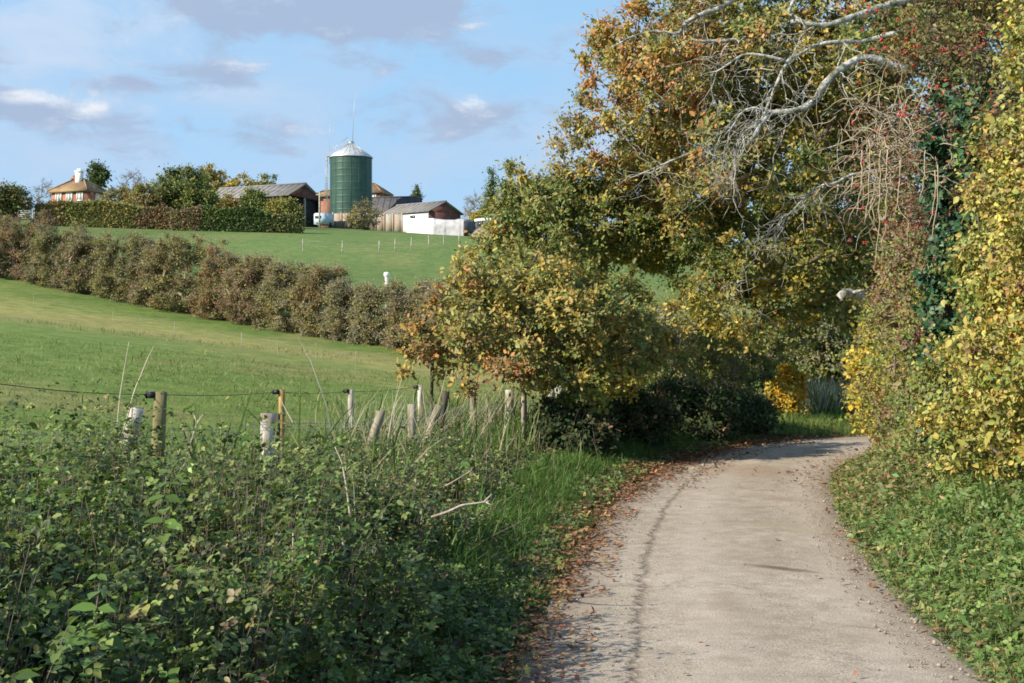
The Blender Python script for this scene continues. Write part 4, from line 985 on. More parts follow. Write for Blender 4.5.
plant('yellow_shrub', 'small bright yellow maple shrub at the bend of the lane', 'shrub', b, [lobe_px(789, 386, 29.3, 17, 19, .45), lobe_px(795, 405, 29.2, 10, 15, .35), lobe_px(778, 396, 29.4, 9, 14, .3)],
      [((.50, .30, .02), 3), (YE, 3), (OR, 1), (LG, .6)], nclump=110, per=44, crad=.14, leaf=.065, tpl=T_broad(), seed=71, rtip=.004, rmax=.02)
for i, (px, d, yt, wpx, pal, lab) in enumerate([(735, 44, 322, 110, [(GY, 3), (OL, 2), (GR, 1)], 'grey-green thicket behind the bend, left of the yellow shrub'), (830, 41, 316, 120, [(GR, 3), (GY, 2), (OL, 2), (DG, 1)], 'dull green thicket across the far side of the bend'),
                                         (930, 40, 300, 130, [(GR, 2), (OL, 3), (GY, 2)], 'olive thicket beyond the bend hidden mostly by the roadside hazel')]):
    b = post_base(px, d); top = CAMZ+(HY-yt)/F*d; h = top-b[2]; hw = wpx/2/F*d
    plant('thicket', lab, 'shrub', b, [(A(b[0], b[1], b[2]+h*.5), A(hw, 1.6, h*.5)), (A(b[0]-hw*.5, b[1], b[2]+h*.65), A(hw*.5, 1.3, h*.36)), (A(b[0]+hw*.5, b[1], b[2]+h*.6), A(hw*.5, 1.3, h*.4))], pal, nclump=330, per=80, crad=.38, leaf=.10, seed=75+i, rtip=.008, rmax=.08, twigs=4, bark='twig', mat='leaf_matte')

# ------------------------------------------------------------------ the great oak over the lane
def great_oak():
    d = 25.
    bx = gp(10.2, 23.5)
    lob = [lobe_px(690, 60, 27, 70, 70, 2.2), lobe_px(640, 40, 27, 42, 44, 1.6), lobe_px(640, 95, 27, 40, 50, 1.6), lobe_px(760, 60, 27, 80, 70, 2.4), lobe_px(700, 160, 28, 70, 60, 2.2), lobe_px(790, 150, 28, 70, 70, 2.4), lobe_px(850, 60, 26, 70, 70, 2.2),
           lobe_px(745, 235, 28, 52, 58, 1.9), lobe_px(815, 250, 28, 60, 60, 2.0), lobe_px(740, 305, 27.5, 44, 40, 1.5), lobe_px(805, 300, 28, 46, 30, 1.6), lobe_px(860, 200, 27, 50, 80, 2.0), lobe_px(700, 215, 28, 36, 40, 1.4),
           lobe_px(720, -70, 27, 110, 60, 2.6), lobe_px(850, -80, 26, 120, 70, 2.8), lobe_px(960, -40, 25, 90, 90, 2.6), lobe_px(735, 338, 27.5, 22, 18, .7), lobe_px(600, 28, 27, 18, 16, .6), lobe_px(592, 75, 27, 14, 26, .6), lobe_px(600, 150, 28, 20, 30, .6), lobe_px(705, 285, 28, 32, 30, 1.2), lobe_px(670, 75, 24, 60, 34, .8), lobe_px(725, 150, 23.5, 40, 34, .7), lobe_px(770, 30, 23.5, 46, 22, .7), lobe_px(800, 180, 24, 40, 34, .8)]
    yo = [(GO, 2.5), (OL, 5), (OR, .7), (YE, .8), (GR, 2.2)]; ro = [(OR, 3.2), (GO, 2.5), (OL, 3.5), (RU, .6), (GR, 1.6)]; gr = [(OL, 4), (GR, 4), (GO, 1.5), (YE, .7)]; dk = [(OL, 3), (GR, 5), (GO, 1.2), (DG, 1)]; ye = [(GO, 3), (YE, 2.5), (OL, 4), (OR, .3), (GR, 1)]
    mix = [ro, ro, ro, yo, ro, gr, yo, dk, gr, ye, ye, gr, dk, yo, yo, yo, ye, ro, ro, ro, gr, ro, ro, yo, gr]
    tk = [bx, A(10.0, 23.6, 2.2), A(9.4, 24, 4.4), W(905, -10, 25), W(840, -40, 26), W(760, -60, 26.5)]
    root_oak = plant('great_oak', 'huge gold and olive oak arching over the lane from the right, with pale bare limbs', 'tree', bx, lob, yo, nclump=1350, per=125, crad=.34, leaf=.074, tpl=T_oak(), trunk=tk, bark='bark', seed=81, rtip=.0045, rmax=.30, twigs=2, mixlobes=mix, shell=.5, lv=.3,
              thin=lambda C: ~((np.abs((C[:, 0]*F/C[:, 1]+512)-636) < 30) & (np.abs((CAMZ-C[:, 2])*F/C[:, 1]+HY-286) < 16)))
    # bare pale limbs, in front of the leaves
    g = np.random.default_rng(82)
    def limb(pts, r0, r1, jit=.02):
        P = np.array([W(*p) for p in pts]); n = len(P); t = np.linspace(0, n-1, (n-1)*6+1)
        def cr(P, t):
            out = []
            for q in t:
                i = min(int(q), n-2); f = q-i; p0, p1, p2, p3 = P[max(i-1, 0)], P[i], P[i+1], P[min(i+2, n-1)]
                out.append(.5*((2*p1)+(-p0+p2)*f+(2*p0-5*p1+4*p2-p3)*f*f+(-p0+3*p1-3*p2+p3)*f**3))
            return np.array(out)
        Q = cr(P, t); w_ = np.cumsum(g.normal(0, 1, (len(t), 3)), 0); w_ -= np.linspace(0, 1, len(t))[:, None]*w_[-1]; Q = Q+w_*.011; Q[1:-1] = (Q[:-2]+Q[1:-1]*2+Q[2:])/4; return Q, np.linspace(r0, r1, len(t))*.56*(1+.06*np.sin(np.arange(len(t))*1.7+r0*50))
    limbs = [([(1010, -30, 23.5), (950, -8, 23.5), (900, 0, 23.3), (868, 12, 23), (842, 24, 22.8), (825, 30, 22.8), (800, 22, 22.8), (788, 14, 23)], .13, .06),
             ([(905, 70, 22.5), (868, 57, 22.3), (848, 62, 22.2), (828, 80, 22), (818, 102, 22), (798, 110, 21.9), (772, 112, 21.9), (760, 130, 21.8), (746, 146, 21.8)], .13, .055),
             ([(900, 30, 23), (860, 40, 23), (832, 42, 22.8), (800, 50, 22.8), (783, 62, 22.7), (770, 90, 22.6), (757, 118, 22.5), (740, 135, 22.4), (735, 158, 22.3)], .08, .02),
             ([(788, 14, 23), (796, -8, 23), (800, -30, 23)], .05, .04), ([(760, -20, 25), (722, 8, 24.8), (690, 22, 24.6), (678, 36, 24.6), (650, 33, 24.6), (610, 48, 24.5)], .10, .02),
             ([(800, 20, 24), (765, 30, 24), (738, 40, 24), (705, 42, 24), (688, 40, 24)], .09, .03), ([(783, 62, 22.7), (745, 55, 22.7), (720, 70, 22.7), (700, 76, 22.7)], .05, .015),
             ([(678, 36, 24.6), (660, 50, 24.6), (640, 60, 24.5), (622, 80, 24.5)], .05, .015), ([(880, 170, 22.6), (855, 175, 22.5), (838, 184, 22.4), (822, 188, 22.4), (805, 200, 22.4), (790, 212, 22.4), (775, 230, 22.4)], .05, .012), ([(838, 184, 22.4), (836, 200, 22.4)], .04, .01),
             ([(772, 112, 21.9), (752, 108, 21.9), (738, 118, 21.9), (728, 140, 21.9), (722, 165, 21.9)], .035, .01), ([(818, 102, 22), (800, 95, 21.9)], .03, .01),
             ([(770, 280, 27), (745, 282, 26.6), (725, 284, 26.4)], .04, .015), ([(700, 150, 26), (670, 160, 25.8), (655, 168, 25.8), (630, 178, 25.8)], .05, .02)]
    tips = []; mbs = []
    for li, (pts, r0, r1) in enumerate(limbs):
        Q, R = limb(pts, r0, r1); mb = MB(); mb.poly_tube(Q, R, 9, jit=.05); mbs.append(mb)
        for q in range(5, len(Q)): tips.append((Q[q], R[q], li))
    # crooked bare twigs
    for _ in range(210):
        p, r, li = tips[int(g.random()**.6*len(tips)) % len(tips)]; mb = mbs[li]
        px = p[0]*F/p[1]+512
        if px < 660 or px > 850: continue
        n = int(g.integers(5, 10)); L = g.uniform(.45, 1.5); dr = unit(A(-.55, g.normal(0, .3), -.55)+g.normal(0, .45, 3)); q = [p]
        for k in range(n):
            dr = unit(dr+g.normal(0, .42, 3)+A(-.05, 0, -.12)); q.append(q[-1]+dr*L/n)
            if k > 1 and g.random() < .5:
                e = [q[-1]]; d2 = unit(dr+g.normal(0, .8, 3))
                for _k in range(4): d2 = unit(d2+g.normal(0, .4, 3)); e.append(e[-1]+d2*L/n*.8)
                mb.poly_tube(e, np.linspace(min(r*.25, .006), .0025, 5), 4)
        mb.poly_tube(q, np.linspace(min(r*.4, .012), .003, n+1), 5)
    for mb in mbs: mb.build('bare_limb', M['bark_pale'], root_oak, smooth=True)
great_oak()
b = gp(9.5, 34)
plant('background_ash', 'dark olive tree filling the space behind the great oak and the dry vines', 'tree', b,
      [lobe_px(770, 170, 33, 80, 70, 1.8), lobe_px(850, 110, 33, 80, 80, 1.8), lobe_px(920, 80, 33, 80, 90, 1.8), lobe_px(840, 220, 33, 80, 70, 1.8), lobe_px(930, 200, 33, 70, 90, 1.8), lobe_px(740, 90, 33, 70, 60, 1.6), lobe_px(700, 190, 33, 50, 50, 1.4), lobe_px(820, 290, 33, 60, 40, 1.5), lobe_px(990, 60, 33, 70, 90, 1.8), lobe_px(830, 30, 33, 100, 60, 1.6), lobe_px(745, 255, 33, 60, 44, 1.5), lobe_px(800, 240, 33, 50, 40, 1.5)],
      [(OL, 4), (GR, 3), (GO, 1.5), (DG, 1)], nclump=640, per=64, crad=.46, leaf=.12, tpl=T_broad(), trunk=[b, b+A(-.1, 0, 2.5), b+A(-.3, 0, 5)], seed=88, rtip=.006, rmax=.2, twigs=1)

# ------------------------------------------------------------------ right-hand roadside hedge
def hedge_base(x, y): return gp(x, y)
HZ = [((.44, .38, .10), 4), ((.32, .31, .09), 4), (LG, 2), ((.46, .33, .07), 2.2), (GR, 1.2), ((.33, .20, .10), .8)]
b = hedge_base(4.9, 12.2)
plant('hazel_bush', 'big hazel bush with large yellow-green leaves filling the right edge above the verge', 'bush', b,
      [(A(4.75, 11.6, 1.5), A(.75, 1.5, 1.2)), (A(4.66, 12.6, 1.35), A(.82, 1.4, 1.0)), (A(4.72, 12.5, 2.8), A(.82, 1.5, 1.2)), (A(5.2, 11.2, 2.4), A(.9, 1.4, 1.6)), (A(4.6, 13.7, 1.2), A(.6, 1.0, .9)), (A(5.0, 13.7, 2.5), A(.55, 1.0, 1.1)), (A(5.25, 12.6, 4.4), A(.7, 1.5, 1.1))],
      HZ, nclump=860, per=110, crad=.22, leaf=.042, tpl=T_broad(.38, .13), seed=91, rtip=.0025, rmax=.016, twigs=2, lv=.30, up=.2, droop=.4, trunk=[b, b+A(0, 0, .3)])
b = hedge_base(4.75, 15.4)
plant('ivy_column', 'dark glossy ivy climbing a stem between the hazel and the spindle', 'climber', b,
      [(A(4.72, 15.1, .9+.62*k), A(.33, .5, .55)) for k in range(6)], [((.035, .085, .04), 4), ((.05, .115, .05), 3), (GR, 1)], nclump=170, per=44, crad=.17, leaf=.055, tpl=T_broad(.5), seed=92, mat='leaf_gloss', twigs=0, trunk=[b, b+A(-.05, -.1, 2), b+A(-.05, -.2, 4)], rtip=.006, rmax=.07, up=.1, droop=.5)
SP = [(OLB, 3), ((.30, .26, .07), 4), (PK, 1.6), (LG, 3), (GR, 1)]
PKL = [(PK, 3.5), (OLB, 3), (LG, 1.2), ((.20, .05, .045), 1), (GY, 1)]
b = hedge_base(5.4, 18)
plant('spindle_bush', 'spindle bush with small pinkish, red and olive leaves between the ivy and the lane bend', 'bush', b,
      [(A(5.05, 17.0, 1.2), A(.62, 1.4, 1.05)), (A(5.05, 17.0, 2.5), A(.66, 1.4, 1.0)), (A(5.35, 19.2, 1.2), A(.55, 1.2, 1.05)), (A(5.4, 19.2, 2.4), A(.55, 1.2, .9)), (A(5.3, 17.4, 3.4), A(.7, 1.3, .8)), (A(4.75, 15.5, 1.0), A(.5, .9, .85)), (A(5.45, 20.2, 1.0), A(.5, .9, .85))],
      SP, nclump=700, per=60, crad=.20, leaf=.048, seed=93, rtip=.0035, rmax=.02, twigs=2, bark='twig', mixlobes=[SP, PKL, [(YE, 3), (LG, 3), (OLB, 2), (OR, .5)], SP, PKL, [(GR, 3), (OLB, 3), (LG, 2)], SP], up=.2)
b = hedge_base(5.7, 21.5)
plant('maple_bush', 'field maple bush with small bright yellow leaves at the end of the right hedge', 'bush', b,
      [(A(5.55, 20.9, 1.1), A(.48, .8, .9)), (A(5.65, 21.2, 2.2), A(.42, .8, .7)), (A(5.7, 22.0, 1.2), A(.45, .7, .95))], [((.50, .36, .045), 3), (YE, 3), (LG, 2), (OLB, 1)], nclump=230, per=52, crad=.20, leaf=.055, tpl=T_broad(.45), seed=94, rtip=.0035, rmax=.02, up=.2)
HR = [((.12, .10, .035), 3), (OLB, 3), ((.24, .08, .055), 3), (GR, 2), (DG, 1)]
b = hedge_base(6.6, 16.5)
ht = plant('hawthorn', 'tall dark hawthorn with red berries at the top right above the spindle', 'tree', b,
      [(A(5.9, 16.6, 4.6), A(1.1, 1.4, .95)), (A(5.35, 15.8, 4.9), A(.9, 1.2, .8)), (A(6.3, 16, 5.8), A(1.4, 1.5, .9)), (A(5.2, 16.8, 5.6), A(1.0, 1.2, .7)), (A(6.0, 17.2, 3.6), A(.8, 1.2, .9)), (A(5.6, 14.6, 4.4), A(.6, .9, .8)), (A(6.8, 17.5, 2.4), A(.8, 1.6, 1.6))],
      HR, nclump=620, per=70, crad=.25, leaf=.05, seed=95, rtip=.004, rmax=.09, twigs=4, bark='twig', trunk=[b, b+A(-.1, 0, 1.6), b+A(-.3, -.1, 3.4)],
      mixlobes=[HR, HR, [(GO, 2), (OR, 1.5), (OLB, 3), (GR, 1)], HR, [((.20, .05, .045), 3), (BR, 2), (OLB, 2)], [(GR, 3), (DG, 2), (OLB, 2)], HR])
M['berry'] = noise_mat('red_berry', (.42, .025, .02), (.55, .05, .03), 10, .3, spec=.5)
def berries():
    g = np.random.default_rng(96)
    ic = bmesh.new(); bmesh.ops.create_icosphere(ic, subdivisions=1, radius=1); ic.verts.ensure_lookup_table()
    IV = np.array([v.co[:] for v in ic.verts]); IF = [[v.index for v in f.verts] for f in ic.faces]; ic.free()
    cs = []
    for k in range(80):
        px = g.uniform(850, 1010); py = g.uniform(-10, 150) if k < 62 else g.uniform(150, 260); d = 14.6+g.uniform(0, .9)
        if k < 16: px = 872+g.normal(0, 14); py = 20+g.normal(0, 22)
        cs.append(W(px, py, d))
    for k in range(5): cs.append(W(902+g.normal(0, 3), 113+g.normal(0, 3), 13.6))
    for c in cs:
        mb = MB()
        for _ in range(int(g.integers(3, 9))): mb.add(IV*g.uniform(.0075, .012)+c+g.normal(0, .010, 3), IF)
        mb.build('berry_cluster', M['berry'], ht, smooth=True)
berries()
# tangle of dead climber stems hanging on the hawthorn
def tangle():
    g = np.random.default_rng(97); c0 = W(890, 150, 15.6)
    t = thing('dead_vine_tangle', 'tangle of pale dry climber stems hanging between the bare limbs and the ivy', 'dead climber', gp(c0[0], c0[1]))
    mb = MB()
    for k in range(200):
        px = 888+g.normal(0, 26); py = 145+g.normal(0, 30); d = 15.0+g.uniform(-.3, 1.0)
        p = W(px, py, d); n = int(g.integers(7, 13)); L = g.uniform(.3, .85); dr = unit(g.normal(0, 1, 3)*A(1, .6, .7)+A(-.25, 0, .1)); q = [p]
        for i in range(n): dr = unit(dr+g.normal(0, .30, 3)+A(0, 0, -.07)); q.append(q[-1]+dr*L/n)
        mb.poly_tube(q, np.linspace(g.uniform(.003, .008), .002, n+1), 4, cap=False)
    for px, y0, y1 in ((880, 150, 270), (887, 150, 250), (870, 140, 225), (935, 170, 225), (938, 165, 240), (925, 150, 200), (900, 160, 215), (862, 150, 215)):
        n = 10; q = [W(px+g.normal(0, .7)+(-6*(i/n)**3), y0+(y1-y0)*i/n, 14.7) for i in range(n+1)]; mb.poly_tube(q, np.linspace(.007, .004, n+1), 5)
    mb.build('stems', M['twig_pale'], t, smooth=True)
    V = []
    n = 1500; C = np.array([W(895+g.normal(0, 36), 160+g.normal(0, 45), 15.4+g.uniform(-.3, .9)) for _ in range(n)])
    scatter('leaves', T_simple(), C, .04*np.exp(g.normal(0, .3, n)), runit(n, g), runit(n, g), jitter(pick([(PK, 3), (BR, 2), (OLB, 3), ((.2, .05, .045), 2)], n, g), g), M['leaf'], t)
tangle()
# sawn pale limb stub poking out of the hedge end
def stub():
    P = [W(866, 300, 20.4), W(858, 297, 20.0), W(850, 293.5, 19.8), W(844, 293, 19.7), W(841, 296, 19.65), W(841, 301, 19.65)]
    mb = MB(); mb.poly_tube(P, [.045, .055, .06, .065, .065, .055], 10, jit=.08)
    mb.poly_tube([W(849, 294, 19.8), W(858, 291, 19.7), W(866, 290, 19.7)], [.03, .02, .01], 6)
    o = mb.build('broken_branch', M['bark_pale'], origin=P[0], smooth=True); tag(o, 'pale broken branch stub poking out of the hedge end over the lane', 'branch')
stub()

# ------------------------------------------------------------------ fences beside the lane
def fence_posts():
    f1 = thing('barbed_wire_fence', 'old barbed wire fence with leaning weathered stub posts along the brambles', 'fence', gp(-2.6, 12))
    f2 = thing('electric_fence', 'electric fence of slim taller posts with black insulators at the field edge', 'fence', gp(-2.6, 12.2))
    def post(par, px, py, d, wpx, mat, lean=0, fwd=0, lab=None, ins=None, cut=0.0, sides=10):
        top = W(px, py, d); r = wpx/2/F*d; z0 = g1(top[0], top[1])-.3; h = top[2]-z0
        b = A(top[0]-lean*h, top[1]-fwd*h, z0); n = 7
        P = [b+(top-b)*f+A(random.uniform(-.004, .004), random.uniform(-.004, .004), 0) for f in np.linspace(0, 1, n)]
        mb = MB(); V0 = mb.n; mb.poly_tube(P, [r*random.uniform(.95, 1.06) for _ in range(n)], sides, jit=.05)
        V = mb.V[0]
        for k in range(sides):   # sloping, chipped top
            q = V[(n-1)*sides+k]; q[2] += cut*(q[0]-top[0])/max(r, 1e-3)*r+random.uniform(-.006, .006)
        o = mb.build('post', M[mat], par)
        # smooth sides, flat top
        o['label'] = lab if lab else o.name
        if ins is not None:
            mb = MB(); c = W(px-wpx*.75, ins, d-.02); mb.box(c, (.045, .05, .05)); mb.poly_tube([c+A(-.03, 0, -.025), c+A(-.045, 0, 0), c+A(-.03, 0, .025)], .012, 6); mb.build('insulator', M['black_plastic'], o)
        if not lab: del o['label']
        return o
    post(f1, 137, 408, 10.5, 15, 'wood_pale', .22, 0, 'short fat bleached post stub leaning right', cut=.25)
    post(f2, 161, 392, 11, 13, 'wood_green', .04, 0, 'thick mossy green-brown post', ins=395, cut=.1)
    post(f1, 267.5, 413.5, 13, 14.5, 'wood_pale', 0, 0, 'thick flat-topped pale post')
    post(f1, 276, 413.5, 13.3, 8.5, 'wood_dark', 0, 0, 'dark stub behind the thick pale post')
    post(f2, 281.5, 390, 15.5, 6.5, 'wood_gold', 0, 0, 'yellow-brown slim post', ins=392)
    post(f2, 351, 389.5, 18.5, 5.5, 'wood_pale', 0, 0, 'slim bleached white post', ins=391)
    post(f1, 381, 411, 16, 9.5, 'wood_grey', .30, 0, 'grey stub leaning well to the right', cut=.3)
    post(f1, 411.5, 404, 17.5, 8.5, 'wood_grey', 0, 0, 'upright grey post')
    post(f2, 420, 385, 21.5, 5, 'wood_pale', 0, 0, 'slim white post below the orange sapling', ins=387)
    post(f1, 439, 405, 18.5, 8.5, 'wood_grey', .32, 0, 'grey post leaning right against the dark one', cut=.2)
    post(f1, 446.5, 391, 19, 6, 'wood_dark', .16, 0, 'thin dark leaning post')
    post(f1, 473.5, 386, 21.5, 6.5, 'wood_grey', .03, 0, 'narrow pointed grey post', cut=.5)
    post(f1, 509.5, 390, 22, 8.5, 'wood_pale', 0, 0, 'pale square-topped post')
    post(f1, 523.5, 390, 20, 4.5, 'wood_grey', .01, 0, 'thin tall grey stake')
    post(f1, 552, 388, 25, 5.5, 'wood_pale', .12, 0, 'pale post leaning right under the young oak')
    post(f1, 638, 393, 28, 5, 'wood_grey', .03, 0, 'last grey post in the shade of the brambles')
    def wire(par, pts, r, name, mat, barbs=0):
        P = [W(*p) for p in pts]; Q = []
        for a, b in zip(P[:-1], P[1:]):
            for f in np.linspace(0, 1, 13)[:-1]: Q.append(a+(b-a)*f-A(0, 0, .02*math.sin(f*math.pi)))
        Q.append(P[-1]); mb = MB(); mb.poly_tube(Q, r, 5)
        if barbs:
            Q = np.array(Q); s = np.concatenate([[0], np.cumsum(np.linalg.norm(np.diff(Q, axis=0), axis=1))])
            for t in np.arange(.1, s[-1], barbs):
                c = A(*[np.interp(t, s, Q[:, k]) for k in range(3)])
                for sg in (-1, 1): d_ = A(.02*random.uniform(-.5, .5), .015*sg, .028*sg); mb.poly_tube([c-d_, c+d_], .0016, 4)
        mb.build(name, M[mat], par)
    wire(f2, [(-60, 378, 9.0), (0, 384, 9.6), (154, 394.5, 11), (278, 392, 15.5), (348, 391.5, 18.5), (417, 387, 21.5)], .0033, 'wire', 'wire_dark')
    wire(f1, [(-80, 436, 9.6), (0, 434, 9.9), (155, 431, 11.3), (267, 424, 12.93), (409, 418, 17.4), (473, 404, 21.4), (551, 402, 25)], .0024, 'wire', 'wire', .16)
    wire(f1, [(-80, 446, 9.6), (0, 442, 9.9), (155, 437, 11.3), (267, 430, 12.93), (409, 424, 17.4), (473, 410, 21.4), (551, 406, 25)], .0024, 'wire', 'wire', .16)
fence_posts()

# ------------------------------------------------------------------ ground plants near the camera
def verge_pts(n, side, s0, s1, y0, y1, g, ypow=1.0):
    """points beside the lane at distance s from its edge"""
    E = LEFT if side < 0 else RIGHT
    T = unit(np.gradient(E, axis=0)); Nn = np.column_stack([-T[:, 1], T[:, 0]])*(-side)   # outward
    Nn = Nn if side < 0 else Nn
    y = y0+(y1-y0)*g.random(n)**ypow
    x = np.interp(y, E[:120 if False else 200, 1], E[:200, 0]); s = s0+(s1-s0)*g.random(n)
    nx = np.interp(y, E[:200, 1], (T[:200, 1]))*side; ny = -np.interp(y, E[:200, 1], T[:200, 0])*side
    return x+nx*s, y+ny*s, s
BP = [((.095, .142, .034), 4), ((.150, .210, .050), 2.5), ((.052, .082, .022), 4), ((.25, .30, .09), 1.8), ((.24, .18, .085), .3)]
def bank_h(s, x, y):
    st = np.interp(y, [9, 14, 18, 24], [.10, .40, .95, 1.1]); prof = sstep(0, 1.3, s-st)*(1-.75*sstep(3.3, 4.3, s))
    m_ = np.interp(y, [3, 7, 8.5, 10, 12, 14.5, 18, 24], [1.0, .95, .80, .62, .44, .38, .34, .34])
    return (1+.34*sstep(2.1, 3.0, s)*(1-sstep(9, 11, y)))*prof*m_*(.38+1.15*fbm(x*1.15, y*1.15, seed=51, o=3)+.25*(vnoise(x*3.1, y*3.1, seed=56)-.5))+.05
def thicket():
    g = np.random.default_rng(52)
    def shoots(n, per, y0, y1, tpl, size, name, label, cols, mat, s0=.12, s1=4.0, ypow=1.0, over=.16, spread=.075):
        x, y, s = verge_pts(n, -1, s0, s1, y0, y1, g, ypow); keep = (x > -.44*y-1.0) & (vnoise(x*2.7, y*2.7, seed=57) > .26*g.random(n)+.30); x, y, s = x[keep], y[keep], s[keep]; n = len(x)
        gx = gz(x, y); h = bank_h(s, x, y)*g.uniform(.5, 1.0, n)+over*np.abs(g.normal(0, .7, n))*(g.random(n) < .45)*sstep(.3, 1.4, s)
        lean = np.column_stack([g.normal(0, .16, n)+.16*(1-sstep(.8, 2.2, s)), g.normal(0, .16, n)-.05, np.ones(n)])
        base = np.column_stack([x, y, gx]); k = np.repeat(np.arange(n), per); N_ = len(k)
        t = 1-np.abs(g.random(N_))**1.5*.85; P = base[k]+lean[k]*(h[k]*t)[:, None]
        th = g.uniform(0, 2*np.pi, N_); out_ = np.column_stack([np.cos(th), np.sin(th), np.zeros(N_)]); rad = spread*(.35+.9*(1-t)+.3*g.random(N_))
        P = P+out_*rad[:, None]*.6+g.normal(0, .012, (N_, 3))
        ax = unit(out_+A(0, 0, 1)*g.normal(-.22, .38, N_)[:, None]+.25*runit(N_, g)); nr = unit(A(0, 0, .75)+.35*out_+.75*runit(N_, g)+.55*TOSUN)
        sc = pick(cols, n, g)*(.72+.56*vnoise(x*2.0, y*2.0, seed=53))[:, None]; c = sc[k]; alt = g.random(N_) < .25; c[alt] = pick(cols, alt.sum(), g)
        sz = size*np.exp(g.normal(0, .25, N_))*np.clip(.55+1.1*(1-t), .5, 1.05)
        o = scatter(name, tpl, P, sz, ax, nr, jitter(c, g, .2), M[mat], origin=gp(-2, 8)); tag(o, label, 'undergrowth', kind='stuff')
        V, f, q = tubes_np(base-A(0, 0, .03), base+lean*(h*.85)[:, None], np.full(n, .0022), np.full(n, .0012), 4)
        return V, f, q
    S = []
    S.append(shoots(3500, 15, 2.6, 10, T_tri(), .060, 'bramble_thicket', 'dense green bramble thicket filling the near left bank', BP, 'leaf'))
    S.append(shoots(4200, 20, 2.6, 10, T_broad(.29, .06), .046, 'nettle_patch', 'small-leaved nettles mixed through the near left bank', BP, 'leaf', over=.22))
    S.append(shoots(4400, 12, 9.5, 25, T_tri(), .062, 'bramble_thicket', 'green undergrowth along the fence posts on the left bank', BP+[((.19, .20, .08), 2)], 'leaf', over=.08))
    S.append(shoots(4400, 13, 9.5, 25, T_simple(.26), .052, 'herb_patch', 'mixed green and dry leaves among the fence posts', BP+[((.30, .25, .14), 4), (GY, 3)], 'leaf', over=.12))
    off = 0; Vs = []; fs = []; qs = []
    for V, f, q in S: Vs.append(V); fs.append(f+off); qs.append(q); off += len(V)
    o = mesh_np('shoot_stems', np.concatenate(Vs), np.concatenate(fs), np.concatenate(qs), M['twig'], origin=gp(-2, 8), smooth=True); tag(o, 'thin brown shoot stems under the leaves of the left bank', 'undergrowth', kind='stuff')
    # stems inside
    n = 420; x, y, s = verge_pts(n, -1, .8, 3.6, 3, 22, g); gx = gz(x, y); h = bank_h(s, x, y)
    P0 = np.column_stack([x, y, gx-.05]); P1 = P0+np.column_stack([g.normal(0, .25, n), g.normal(0, .25, n), h*g.uniform(.4, .9, n)])
    V, f, q = tubes_np(P0, P1, np.full(n, .004), np.full(n, .002), 4)
    o = mesh_np('bramble_stems', V, f, q, M['twig'], origin=gp(-2, 8), smooth=True); tag(o, 'brown stems inside the bramble thicket on the left bank', 'undergrowth', kind='stuff')
thicket()

def blades(name, label, cat, X, Y, hgt, cols, g, wid=.03, bend=(.3, 1.1), lean=None, mat='grass', zoff=0.0, tuft=1, spread=.05, hv=.3):
    n = len(X)*tuft
    x = np.repeat(X, tuft)+g.normal(0, spread, n); y = np.repeat(Y, tuft)+g.normal(0, spread, n); h = np.repeat(np.broadcast_to(hgt, (len(X),)), tuft)*np.exp(g.normal(0, hv, n))
    z = gz(x, y)-.01+zoff
    th = g.uniform(0, 2*np.pi, n); nrm = np.column_stack([np.cos(th), np.sin(th), np.zeros(n)])
    ax = unit(A(0, 0, 1)+.28*g.normal(size=(n, 3))*A(1, 1, 0)+(lean if lean is not None else 0))
    # one mesh out of a few templates with different bends
    objs = []; kk = g.integers(0, 3, n); Vs = []; Fs = []; Ss = []; Cs = []; off = 0
    for k, bd in enumerate(np.linspace(bend[0], bend[1], 3)):
        q = kk == k; TV, TF = T_blade(bd, wid); m_ = q.sum(); K = len(TV)
        a = ax[q]; nn = nrm[q]-a*np.sum(nrm[q]*a, 1, keepdims=True); nn = unit(nn); b = np.cross(a, nn)
        V = np.column_stack([x[q], y[q], z[q]])[:, None, :]+h[q][:, None, None]*(TV[None, :, 0, None]*b[:, None, :]+TV[None, :, 1, None]*a[:, None, :]+TV[None, :, 2, None]*nn[:, None, :])
        tf = np.array([i for f in TF for i in f]); ts = np.array([len(f) for f in TF])
        Fs.append((tf[None]+(np.arange(m_)*K)[:, None]).ravel()+off); Ss.append(np.tile(ts, m_)); Vs.append(V.reshape(-1, 3)); off += m_*K
        Cs.append(np.repeat(jitter(pick(cols, m_, g), g, .18), K, 0))
    o = mesh_np(name, np.concatenate(Vs), np.concatenate(Fs), np.concatenate(Ss), M[mat], col=np.concatenate(Cs), origin=gp(float(np.mean(X)), float(np.mean(Y))))
    return tag(o, label, cat, kind='stuff')
GP = [((.065, .135, .022), 4), ((.09, .17, .03), 3), ((.12, .18, .045), 1.5), ((.22, .20, .09), .4)]
